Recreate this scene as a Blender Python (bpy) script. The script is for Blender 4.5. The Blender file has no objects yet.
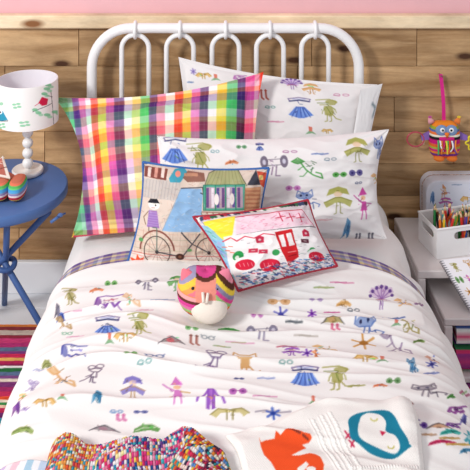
import bpy, math, random
import numpy as np
random.seed(7)
RS = np.random.RandomState(11)
COL = bpy.context.scene.collection
PI = math.pi
# ------------------------------------------------------------------ camera model (a tilt/shift lens, level)
CAMY, CAMZ, F = -2.78, 1.63, 790.0
def at(px, py, z):                       # point on the horizontal level z that stands at this place of the picture
    d = F*(CAMZ-z)/(py+172.0)
    return ((px-218.0)*d/F, CAMY+d)

# ------------------------------------------------------------------ helpers: objects
def tag(o, label=None, cat=None, group=None, kind=None):
    if label: o['label'] = label
    if cat: o['category'] = cat
    if group: o['group'] = group
    if kind: o['kind'] = kind
    return o
def empty(name, loc=(0,0,0), rot=(0,0,0)):
    o = bpy.data.objects.new(name, None); COL.objects.link(o)
    o.location = loc; o.rotation_euler = rot; o.empty_display_size = .05
    return o
def lin(c):
    return tuple(((x/12.92) if x <= .04045 else ((x+.055)/1.055)**2.4) for x in c[:3])
def H(s):
    return tuple(int(s[i:i+2],16)/255 for i in (0,2,4))

MATS = {}
def mat(name, hexcol, rough=.6, metal=0, bump=0, bscale=200, spec=.4, sheen=0):
    if name in MATS: return MATS[name]
    m = bpy.data.materials.new(name); m.use_nodes = True
    nt = m.node_tree; b = nt.nodes['Principled BSDF']
    c = lin(H(hexcol))
    tc = nt.nodes.new('ShaderNodeTexCoord')
    n = nt.nodes.new('ShaderNodeTexNoise'); n.inputs['Scale'].default_value = 14; n.inputs['Detail'].default_value = 3
    nt.links.new(tc.outputs['Object'], n.inputs['Vector'])
    mx = nt.nodes.new('ShaderNodeMix'); mx.data_type = 'RGBA'
    mx.inputs[6].default_value = (*[x*.95 for x in c],1); mx.inputs[7].default_value = (*[min(1,x*1.04) for x in c],1)
    nt.links.new(n.outputs['Fac'], mx.inputs[0]); nt.links.new(mx.outputs[2], b.inputs['Base Color'])
    b.inputs['Roughness'].default_value = rough; b.inputs['Metallic'].default_value = metal
    b.inputs['Specular IOR Level'].default_value = spec
    if sheen: b.inputs['Sheen Weight'].default_value = sheen
    if bump:
        n2 = nt.nodes.new('ShaderNodeTexNoise'); n2.inputs['Scale'].default_value = bscale; n2.inputs['Detail'].default_value = 2
        nt.links.new(tc.outputs['Object'], n2.inputs['Vector'])
        bp = nt.nodes.new('ShaderNodeBump'); bp.inputs['Strength'].default_value = bump; bp.inputs['Distance'].default_value = .002
        nt.links.new(n2.outputs['Fac'], bp.inputs['Height']); nt.links.new(bp.outputs['Normal'], b.inputs['Normal'])
    MATS[name] = m; return m
def mat_print(name, rough=.9, bump=.25, bscale=350):
    if name in MATS: return MATS[name]
    m = bpy.data.materials.new(name); m.use_nodes = True
    nt = m.node_tree; b = nt.nodes['Principled BSDF']
    a = nt.nodes.new('ShaderNodeAttribute'); a.attribute_name = 'Col'
    nt.links.new(a.outputs['Color'], b.inputs['Base Color'])
    b.inputs['Roughness'].default_value = rough; b.inputs['Specular IOR Level'].default_value = .2
    tc = nt.nodes.new('ShaderNodeTexCoord')
    n2 = nt.nodes.new('ShaderNodeTexNoise'); n2.inputs['Scale'].default_value = bscale
    nt.links.new(tc.outputs['Object'], n2.inputs['Vector'])
    bp = nt.nodes.new('ShaderNodeBump'); bp.inputs['Strength'].default_value = bump; bp.inputs['Distance'].default_value = .001
    nt.links.new(n2.outputs['Fac'], bp.inputs['Height']); nt.links.new(bp.outputs['Normal'], b.inputs['Normal'])
    MATS[name] = m; return m

# ------------------------------------------------------------------ helpers: meshes
def mesh_obj(name, V, Fc, m, parent=None, cols=None, smooth=True, loc=None):
    V = np.asarray(V, dtype=float)
    me = bpy.data.meshes.new(name)
    if isinstance(Fc, np.ndarray):
        n, k = Fc.shape
        me.vertices.add(len(V)); me.vertices.foreach_set('co', V.astype(np.float32).ravel())
        me.loops.add(n*k); me.loops.foreach_set('vertex_index', Fc.astype(np.int32).ravel())
        me.polygons.add(n); me.polygons.foreach_set('loop_start', np.arange(0,n*k,k,dtype=np.int32))
        me.update(calc_edges=True); me.validate()
    else:
        me.from_pydata([tuple(v) for v in V], [], Fc); me.update()
    me.polygons.foreach_set('use_smooth', np.full(len(me.polygons), smooth, dtype=bool))
    if cols is not None:
        ca = me.color_attributes.new('Col','FLOAT_COLOR','POINT')
        c = np.ones((len(V),4), dtype=np.float32); cc = np.clip(np.asarray(cols,dtype=float),0,1)
        c[:,:3] = np.where(cc<=.04045, cc/12.92, ((cc+.055)/1.055)**2.4)
        ca.data.foreach_set('color', c.ravel())
    me.materials.append(m)
    o = bpy.data.objects.new(name, me); COL.objects.link(o)
    if parent: o.parent = parent
    if loc: o.location = loc
    return o
def grid_faces(nu, nv, off=0, flip=False, closed=False):
    i, j = np.meshgrid(np.arange(nu if closed else nu-1), np.arange(nv-1), indexing='ij')
    a = i*nv+j; b = ((i+1)%nu)*nv+j
    f = np.stack([a, b, b+1, a+1], -1).reshape(-1,4)
    if flip: f = f[:,::-1]
    return f+off
class MB:
    def __init__(s): s.v=[]; s.f=[]; s.c=[]
    def add(s, V, Fc, col=None):
        o=len(s.v); s.v += [tuple(map(float,p)) for p in V]; s.f += [tuple(int(i)+o for i in f) for f in Fc]
        s.c += [col or (1,1,1)]*len(V); return s
    def box(s, c, d, R=None, bev=0, col=None):
        x,y,z = d[0]/2,d[1]/2,d[2]/2
        b = min(bev, x*.9,y*.9,z*.9)
        P=[];Fs=[]
        if b<=0:
            P=[(sx*x,sy*y,sz*z) for sx in(-1,1) for sy in(-1,1) for sz in(-1,1)]
            Fs=[(0,1,3,2),(4,6,7,5),(0,4,5,1),(2,3,7,6),(0,2,6,4),(1,5,7,3)]
        else:
            idx={}
            for sx in(-1,1):
                for sy in(-1,1):
                    for sz in(-1,1):
                        for ax,p in enumerate(((sx*x,sy*(y-b),sz*(z-b)),(sx*(x-b),sy*y,sz*(z-b)),(sx*(x-b),sy*(y-b),sz*z))):
                            idx[(sx,sy,sz,ax)]=len(P); P.append(p)
            g=lambda a,bb,c_,k: idx[(a,bb,c_,k)]
            for q in(-1,1):
                Fs.append((g(q,-1,-1,0),g(q,1,-1,0),g(q,1,1,0),g(q,-1,1,0)) if q>0 else (g(q,-1,-1,0),g(q,-1,1,0),g(q,1,1,0),g(q,1,-1,0)))
                Fs.append((g(-1,q,-1,1),g(-1,q,1,1),g(1,q,1,1),g(1,q,-1,1)) if q>0 else (g(-1,q,-1,1),g(1,q,-1,1),g(1,q,1,1),g(-1,q,1,1)))
                Fs.append((g(-1,-1,q,2),g(1,-1,q,2),g(1,1,q,2),g(-1,1,q,2)) if q>0 else (g(-1,-1,q,2),g(-1,1,q,2),g(1,1,q,2),g(1,-1,q,2)))
            for p in(-1,1):
                for q in(-1,1):
                    Fs.append((g(p,q,-1,0),g(p,q,1,0),g(p,q,1,1),g(p,q,-1,1)))
                    Fs.append((g(p,-1,q,0),g(p,1,q,0),g(p,1,q,2),g(p,-1,q,2)))
                    Fs.append((g(-1,p,q,1),g(1,p,q,1),g(1,p,q,2),g(-1,p,q,2)))
                    for r in(-1,1): Fs.append((g(p,q,r,0),g(p,q,r,1),g(p,q,r,2)))
        P=np.array(P)
        if R is not None: P=P@np.array(R).T
        s.add(P+np.array(c),Fs,col); return s
    def tube(s, pts, r, n=12, closed=False, cap=True, col=None):
        P=np.array(pts,float); N=len(P); rr = np.full(N,r) if np.isscalar(r) else np.array(r)
        T=np.zeros_like(P)
        for i in range(N):
            if closed: T[i]=P[(i+1)%N]-P[i-1]
            else: T[i]=P[min(i+1,N-1)]-P[max(i-1,0)]
            T[i]/=np.linalg.norm(T[i])+1e-12
        a=np.array([0,0,1.]) if abs(T[0][2])<.9 else np.array([1.,0,0])
        nrm=np.cross(T[0],a); nrm/=np.linalg.norm(nrm); V=[]
        for i in range(N):
            nrm=nrm-T[i]*np.dot(nrm,T[i]); nrm/=np.linalg.norm(nrm)+1e-12; b=np.cross(T[i],nrm)
            for k in range(n):
                t=2*PI*k/n; V.append(P[i]+rr[i]*(math.cos(t)*nrm+math.sin(t)*b))
        Fs=[]
        for i in range(N if closed else N-1):
            j=(i+1)%N
            for k in range(n): Fs.append((i*n+k,i*n+(k+1)%n,j*n+(k+1)%n,j*n+k))
        if cap and not closed:
            Fs.append(tuple(range(n))[::-1]); Fs.append(tuple((N-1)*n+k for k in range(n)))
        s.add(V,Fs,col); return s
    def lathe(s, prof, c=(0,0,0), n=32, col=None, sx=1, sy=1):
        V=[];Fs=[]
        for (r,z) in prof:
            for k in range(n): V.append((c[0]+sx*r*math.cos(2*PI*k/n), c[1]+sy*r*math.sin(2*PI*k/n), c[2]+z))
        for i in range(len(prof)-1):
            for k in range(n): Fs.append((i*n+k,i*n+(k+1)%n,(i+1)*n+(k+1)%n,(i+1)*n+k))
        if prof[0][0]>1e-6: Fs.append(tuple(range(n))[::-1])
        if prof[-1][0]>1e-6: Fs.append(tuple((len(prof)-1)*n+k for k in range(n)))
        s.add(V,Fs,col); return s
    def ball(s, c, r, n=20, m=12, R=None, col=None):
        r=(r,)*3 if np.isscalar(r) else r; V=[];Fs=[]
        for i in range(m+1):
            ph=PI*i/m
            for k in range(n): V.append((r[0]*math.sin(ph)*math.cos(2*PI*k/n), r[1]*math.sin(ph)*math.sin(2*PI*k/n), -r[2]*math.cos(ph)))
        for i in range(m):
            for k in range(n): Fs.append((i*n+k,i*n+(k+1)%n,(i+1)*n+(k+1)%n,(i+1)*n+k))
        V=np.array(V)
        if R is not None: V=V@np.array(R).T
        s.add(V+np.array(c),Fs,col); return s
    def build(s, name, m, parent=None, smooth=True, usecol=False, auto=None):
        me=bpy.data.meshes.new(name); me.from_pydata(s.v,[],s.f); me.validate(); me.update()
        import bmesh
        bm=bmesh.new(); bm.from_mesh(me); bmesh.ops.remove_doubles(bm,verts=bm.verts,dist=1e-6) if not usecol else None
        bmesh.ops.recalc_face_normals(bm,faces=bm.faces); bm.to_mesh(me); bm.free()
        me.polygons.foreach_set('use_smooth', np.full(len(me.polygons), smooth, dtype=bool))
        if smooth and auto: me.set_sharp_from_angle(angle=math.radians(auto))
        if usecol:
            ca=me.color_attributes.new('Col','FLOAT_COLOR','POINT')
            ca.data.foreach_set('color', np.array([(*lin(c),1) for c in s.c],dtype=np.float32).ravel())
        me.materials.append(m)
        o=bpy.data.objects.new(name,me); COL.objects.link(o)
        if parent: o.parent=parent
        return o
def rotx(a): c,s=math.cos(a),math.sin(a); return np.array([[1,0,0],[0,c,-s],[0,s,c]])
def roty(a): c,s=math.cos(a),math.sin(a); return np.array([[c,0,s],[0,1,0],[-s,0,c]])
def rotz(a): c,s=math.cos(a),math.sin(a); return np.array([[c,-s,0],[s,c,0],[0,0,1]])

# ------------------------------------------------------------------ noise
_L = np.random.RandomState(5).rand(256,256)
def vnoise(x, y, seed=0):
    x = np.asarray(x)+seed*17.3; y = np.asarray(y)+seed*9.7
    xi=np.floor(x).astype(int); yi=np.floor(y).astype(int); fx=x-xi; fy=y-yi
    fx=fx*fx*fx*(fx*(fx*6-15)+10); fy=fy*fy*fy*(fy*(fy*6-15)+10)
    g=lambda a,b:_L[a%256,b%256]
    return (g(xi,yi)*(1-fx)+g(xi+1,yi)*fx)*(1-fy)+(g(xi,yi+1)*(1-fx)+g(xi+1,yi+1)*fx)*fy-.5
def fbm(x,y,seed=0,o=3):
    s=0;a=1
    for k in range(o): s=s+a*vnoise(x*2**k,y*2**k,seed+k*3); a*=.5
    return s

# ------------------------------------------------------------------ drawing on a colour canvas that becomes the cloth print
class Cv:
    def __init__(s,w,h,bg):
        s.w,s.h=int(w),int(h); s.a=np.ones((s.h,s.w,3))*np.array(bg)
    def _win(s,x0,y0,x1,y1):
        X0=max(0,int(x0)-2);X1=min(s.w,int(x1)+3);Y0=max(0,int(y0)-2);Y1=min(s.h,int(y1)+3)
        if X1<=X0 or Y1<=Y0: return None
        yy,xx=np.mgrid[Y0:Y1,X0:X1]; return (slice(Y0,Y1),slice(X0,X1)),xx+.5,yy+.5
    def _put(s,sl,al,col):
        al=al[...,None]; s.a[sl]=s.a[sl]*(1-al)+np.array(col)*al
    def stroke(s,pts,w,col,a=1):
        P=np.array(pts,float); w=max(w,.9)
        r=s._win(P[:,0].min()-w,P[:,1].min()-w,P[:,0].max()+w,P[:,1].max()+w)
        if r is None: return
        sl,xx,yy=r; D=np.full(xx.shape,1e9)
        for p,q in zip(P[:-1],P[1:]):
            d=q-p; L=max(d@d,1e-9); t=np.clip(((xx-p[0])*d[0]+(yy-p[1])*d[1])/L,0,1)
            D=np.minimum(D,np.hypot(xx-p[0]-t*d[0],yy-p[1]-t*d[1]))
        s._put(sl,np.clip(w/2-D+.5,0,1)*a,col)
    def poly(s,pts,col,a=1):
        P=np.array(pts,float); r=s._win(P[:,0].min(),P[:,1].min(),P[:,0].max(),P[:,1].max())
        if r is None: return
        sl,xx,yy=r; acc=np.zeros(xx.shape)
        for ox in(-.25,.25):
            for oy in(-.25,.25):
                X=xx+ox;Y=yy+oy;ins=np.zeros(xx.shape,bool)
                for k in range(len(P)):
                    x1,y1=P[k];x2,y2=P[k-1]
                    c=((y1>Y)!=(y2>Y)); ins^=c&(X<(x2-x1)*(Y-y1)/((y2-y1) if y2!=y1 else 1e-9)+x1)
                acc+=ins*.25
        s._put(sl,acc*a,col)
    def ell(s,cx,cy,rx,ry,col,a=1,rot=0):
        R=max(rx,ry); r=s._win(cx-R,cy-R,cx+R,cy+R)
        if r is None: return
        sl,xx,yy=r; c,q=math.cos(rot),math.sin(rot); X=(xx-cx)*c+(yy-cy)*q; Y=-(xx-cx)*q+(yy-cy)*c
        d=np.sqrt((X/rx)**2+(Y/ry)**2); s._put(sl,np.clip((1-d)*min(rx,ry)+.5,0,1)*a,col)
    def get(s,u,v):                       # u,v in pixels, bilinear
        u=np.clip(u-.5,0,s.w-1.001);v=np.clip(v-.5,0,s.h-1.001);i=u.astype(int);j=v.astype(int)
        fu=(u-i)[...,None];fv=(v-j)[...,None];A=s.a
        i1=np.minimum(i+1,s.w-1);j1=np.minimum(j+1,s.h-1)
        return (A[j,i]*(1-fu)+A[j,i1]*fu)*(1-fv)+(A[j1,i]*(1-fu)+A[j1,i1]*fu)*fv
class Pen:                                # draws in some frame mapped to the canvas
    def __init__(s,cv,fn,k=1.0): s.cv,s.fn,s.k=cv,fn,k
    def S(s,pts,w,col,a=1): s.cv.stroke([s.fn(*p) for p in pts],w*s.k,col if not isinstance(col,str) else H(col),a)
    def P(s,pts,col,a=1): s.cv.poly([s.fn(*p) for p in pts],H(col) if isinstance(col,str) else col,a)
    def E(s,x,y,rx,ry,col,a=1,n=18): s.P([(x+rx*math.cos(2*PI*k/n),y+ry*math.sin(2*PI*k/n)) for k in range(n)],col,a)
    def O(s,x,y,rx,ry,w,col,a=1,a0=0,a1=2*PI,n=16): s.S([(x+rx*math.cos(a0+(a1-a0)*k/n),y+ry*math.sin(a0+(a1-a0)*k/n)) for k in range(n+1)],w,col,a)
    def R(s,x0,y0,x1,y1,col,a=1): s.P([(x0,y0),(x1,y0),(x1,y1),(x0,y1)],col,a)
    def sub(s,x,y,w,h,rot=0):             # unit frame (-1..1) centred at x,y
        w*=1.15; h*=1.15
        c,q=math.cos(rot),math.sin(rot)
        f=lambda a,b:(s.fn(x+(a*c-b*q)*w/2,y+(a*q+b*c)*h/2))
        return Pen(s.cv,f,s.k)

def dk(h,f=.93): return ''.join('%02x'%int(max(0,min(255,(int(h[i:i+2],16)-140)*1.12+140)*f)) for i in(0,2,4))
MR=random.Random(77)
def motif(p,kind,c1='4a5fb0',c2='c08a40'):
    motif_(p,kind,dk(c1),dk(c2))
    if kind in('skirt','croc','girl','goggles','bigcat','wizard','peacock','swirl','umbrella','worm','bird','coat','lizard','wings'):
        for _ in range(7):
            x,y=MR.uniform(-.55,.45),MR.uniform(-.75,.55); p.S([(x,y),(x+MR.uniform(-.1,.35),y+MR.uniform(-.2,.3))],.75,dk(MR.choice([c1,c2]),MR.choice([.6,.75,1.15])),.7)
def motif_(p,kind,c1='4a5fb0',c2='c08a40'):
    S,P,E,O=p.S,p.P,p.E,p.O; A=.85
    if kind=='skirt':
        P([(-.35,-.1),(.35,-.1),(1,.7),(.6,.85),(.2,1),(-.2,1),(-.6,.85),(-1,.7)],c1,A)
        for q in(-.75,-.4,0,.4,.75): S([(q*.35,-.1),(q,.9)],.7,'2c3c86',.7)
        for q in(-.55,.2,.6): S([(q*.4,.1),(q,.8)],.7,'a9c3ee',.8)
        S([(-.8,-.62),(0,-.74),(.8,-.62)],1.6,'2e3566',.9); S([(-.75,-.62),(-.9,-.85),(0,-1),(.9,-.85),(.75,-.62)],.9,'54427c',.8); S([(-.5,-.85),(.5,-.85)],1,'9aa5d8',.7)
    elif kind=='croc':
        g=c1; S([(-.9,-.85),(.2,-.95),(.75,-.75),(.6,-.5),(-.6,-.45)],1.0,g,A); E(.35,-.72,.5,.2,g,.7); S([(-.8,-.6),(.1,-.62)],.8,c2,A)
        P([(-.3,-.35),(.3,-.4),(.5,.15),(.25,.5),(-.3,.4)],g,.75); S([(-.2,-.2),(-.45,.1),(-.5,.3)],.8,g,A); S([(.3,-.3),(.6,0),(.65,.2)],.8,g,A)
        S([(-.1,.3),(-.15,.9),(-.35,.95)],1,g,A); S([(.2,.3),(.2,.9),(.05,.95)],1,g,A); S([(.3,.3),(.6,.7),(1,.8)],1.1,g,A); S([(-.1,-.3),(.2,.3)],.8,c2,.8)
    elif kind=='mask':
        E(-.5,0,.42,.75,c1,A); E(.5,0,.42,.75,c1,A); S([(-.3,-.1),(.3,-.1)],.9,c1,A); E(-.5,0,.15,.28,c2,.9); E(.5,0,.15,.28,c2,.9)
    elif kind=='eyes':
        O(-.5,0,.35,.5,.8,c1,A); O(.5,0,.35,.5,.8,c1,A); S([(-.9,.3),(-.2,.6)],.7,c1,A)
    elif kind=='glasses':
        O(-.5,0,.4,.6,.9,c1,A); O(.5,0,.4,.6,.9,c1,A); S([(-.2,0),(.2,0)],.8,c1,A); S([(.8,-.2),(1,-.7)],.8,c1,A); S([(-.8,-.2),(-1,-.7)],.8,c1,A)
    elif kind=='wings':
        P([(-.1,-.6),(-.6,-.7),(-1,.1),(-.7,.6),(-.5,0),(-.1,0)],c1,.8); P([(.1,-.6),(.6,-.7),(1,.1),(.7,.6),(.5,0),(.1,0)],c1,.8)
        S([(-.15,-.2),(-.15,.9)],.9,c2,A); S([(.15,-.2),(.15,.9)],.9,c2,A); S([(-1,.1),(-.6,-.7),(0,-.4),(.6,-.7),(1,.1)],.7,c2,A)
    elif kind=='girl':
        P([(-.8,-.35),(-.6,-.8),(0,-1),(.6,-.8),(.8,-.35),(.1,-.55),(-.3,-.5)],c1,.85); E(0,-.45,.3,.2,'eac9a8',.8)
        P([(-.2,-.25),(.2,-.25),(1,.1),(.8,.5),(.25,.15),(-.25,.15),(-.8,.5),(-1,.1)],c1,.75); S([(-.95,.1),(-.2,-.2),(.2,-.2),(.95,.1)],.8,c2,A)
        S([(-.12,.15),(-.15,.9),(-.3,.95)],.8,c2,A); S([(.12,.15),(.15,.9),(.3,.95)],.8,c2,A)
    elif kind=='mouse':
        O(-.05,-.7,.28,.2,.8,c1,A); O(.6,-.8,.3,.18,.8,c1,A); S([(-.3,-.45),(.1,-.6),(.75,-.5),(.5,-.2),(0,-.2),(-.3,-.45)],.9,c1,A)
        S([(.1,-.15),(-.15,.3),(.3,.35),(.35,-.15)],.9,c1,A); S([(-.1,.1),(-.5,.3)],.8,c1,A); S([(.05,.3),(0,.8),(.2,.85)],.9,c2,A); S([(-.15,.25),(-.6,.6),(-1,.8)],.8,c1,A); S([(-.1,.35),(-.2,.8)],.9,c2,A)
    elif kind=='cat':
        S([(-.8,-.6),(-.75,-.95),(-.4,-.75),(.3,-.75),(.7,-.95),(.75,-.55),(.4,-.25),(-.4,-.25),(-.8,-.6)],1,c1,A); S([(-.4,-.5),(-.3,-.5)],1,c2,A); S([(.2,-.5),(.35,-.5)],1,c2,A); S([(-1,-.55),(-.6,-.45)],.6,c2,.8); S([(1,-.5),(.6,-.45)],.6,c2,.8)
        P([(-.3,-.2),(.3,-.2),(.3,.35),(-.3,.35)],c1,.75); S([(-.2,.3),(-.25,.85)],1,c1,A); S([(.1,.3),(.1,.85)],1,c1,A); S([(.3,.2),(.6,.6),(1,.75),(1,.55)],1.2,c1,A)
    elif kind=='bigcat':
        E(-.3,-.3,.65,.3,c1,.6); S([(-1,-.2),(-.9,-.8),(-.5,-.55),(0,-.6),(.3,-.9),(.4,-.3),(.1,0),(-.7,0),(-1,-.2)],1,c1,A)
        S([(0,0),(.1,.5),(.5,.3),(1,.5),(.9,.7)],1.1,c1,A); S([(-.3,0),(-.4,.8)],1,c1,A); S([(0,.1),(-.05,.9)],1,c1,A); S([(.4,.3),(.5,.9)],.9,c2,A); E(-.6,-.3,.1,.1,'222244'); E(-.1,-.35,.1,.1,'222244')
    elif kind=='lizard':
        S([(-.9,-.6),(-.5,-.9),(-.1,-.6),(-.5,-.4),(-.9,-.6)],1.1,c1,A); E(-.5,-.6,.35,.2,c1,.7); S([(-.3,-.45),(0,.1),(.4,.5),(1,.8),(.9,.4),(.6,.3)],1.5,c1,A); S([(-.15,-.2),(-.5,.1)],.9,c1,A); S([(.1,.2),(-.2,.6),(-.4,.6)],1,c1,A); S([(.3,.3),(.4,-.1)],.9,c2,A)
    elif kind=='wizard':
        P([(-.15,-1),(-.5,-.45),(.35,-.5)],c1,.85); E(-.05,-.3,.25,.15,'e8b890',.9); P([(-.2,-.1),(.2,-.1),(.35,.45),(-.35,.45)],c1,.8)
        S([(-.2,-.05),(-.7,-.3),(-1,-.5)],1,c1,A); S([(.2,0),(.8,.1)],.9,c2,A); S([(-.15,.4),(-.25,1)],1,c1,A); S([(.15,.4),(.25,1)],1,c1,A)
    elif kind=='coat':
        P([(-.25,-1),(.25,-1),(.35,.9),(.08,1),(0,-.1),(-.08,1),(-.35,.9)],c1,.85); S([(-.25,-.8),(-.9,.1),(-1,.3)],1.5,c1,.8); S([(.25,-.8),(.9,.3),(1,.5)],1.5,c1,.8); S([(0,-.9),(0,.6)],.8,c2,.8)
    elif kind=='umbrella':
        P([(-1,.7),(-.6,-.2),(0,-.8),(.6,-.2),(1,.6),(.5,.35),(0,.5),(-.5,.4)],c1,.75); E(-.1,0,.3,.45,c2,.8); S([(-1,.8),(-.5,-.2),(0,-.8),(.6,-.1),(1,.6)],.8,'50505a',.8)
    elif kind=='boots':
        for q in(-.5,.5): S([(q,-1),(q-.05,.5),(q+.35,.8)],1.8,c1,A); S([(q-.2,-.9),(q+.2,-.9)],1,c2,A)
    elif kind=='worm':
        P([(-1,.7),(-.9,0),(-.3,-.6),(.4,-.6),(1,0),(.8,.5),(.2,.2),(-.4,.4)],c1,.85); S([(-.8,.3),(-.2,-.2),(.6,-.2)],.8,c2,.8)
    elif kind=='line':
        S([(-1,.1),(-.4,-.2),(.2,.2),(1,-.1)],1.3,c1,.75); S([(-.6,.2),(.4,-.3)],.9,c2,.6)
    elif kind=='peacock':
        P([(-.15,.2),(-1,-.4),(-.8,-.8),(-.45,-.75),(-.3,-1),(0,-.85),(.3,-1),(.45,-.75),(.8,-.8),(1,-.4),(.15,.2)],c1,.35)
        for k in range(7):
            t=PI*(.08+.84*k/6); S([(0,.2),(-.85*math.cos(t),.1-.9*math.sin(t))],.8,c2,.7); E(-.9*math.cos(t),.1-.95*math.sin(t),.14,.15,'5b3a86',.9)
        S([(-.4,.3),(0,.15),(.4,.3)],1.3,'b06a86',.8); S([(-.1,.3),(-.1,1)],.7,c2,A); S([(.1,.3),(.1,1)],.7,c2,A)
    elif kind=='bird':
        P([(-.1,-1),(.6,-.7),(.7,.2),(.3,.9),(-.1,.3),(-.9,1),(-.5,-.1)],c1,.85); S([(.3,-.6),(.1,.5)],.8,c2,.8); S([(.5,-.3),(.4,.7)],.8,c2,.8)
    elif kind=='goggles':
        E(-.7,-.3,.28,.55,c1,.85); E(.7,-.4,.28,.55,c1,.85); S([(-.5,-.5),(.5,-.6)],.8,c1,A); S([(-.45,0),(.45,-.1)],.8,c1,A); S([(-.1,.1),(-.2,.8)],1.4,c2,.8); S([(.15,.1),(.1,.9),(.4,.9)],1.3,c2,.8); E(-.7,-.3,.12,.22,'c9c6d6'); E(.7,-.4,.12,.22,'c9c6d6')
    elif kind=='plant':
        P([(-.3,-1),(.35,-.9),(.3,.2),(-.25,.2)],c1,.8); P([(-1,.9),(-.3,.1),(.4,.2),(1,.9),(.2,.6)],c2,.75)
    elif kind=='star':
        for k in range(6): t=2*PI*k/6+.4; S([(0,0),(.9*math.cos(t),.9*math.sin(t))],1.6,c1,.85)
        E(0,0,.35,.35,c2,.8)
    elif kind=='swirl':
        S([(-1,.2),(-.8,-.7),(-.2,-.8),(.3,-.7),(1,-.8)],1.1,c1,A); E(-.75,-.1,.25,.6,c1,.7); S([(-.5,.2),(-.2,.5),(.1,.1),(.4,.5),(.8,.2)],1.6,c1,.9); S([(-.3,-.3),(.6,-.4)],.8,c2,.8); S([(.6,.4),(.9,.9)],.8,c1,A)

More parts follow.
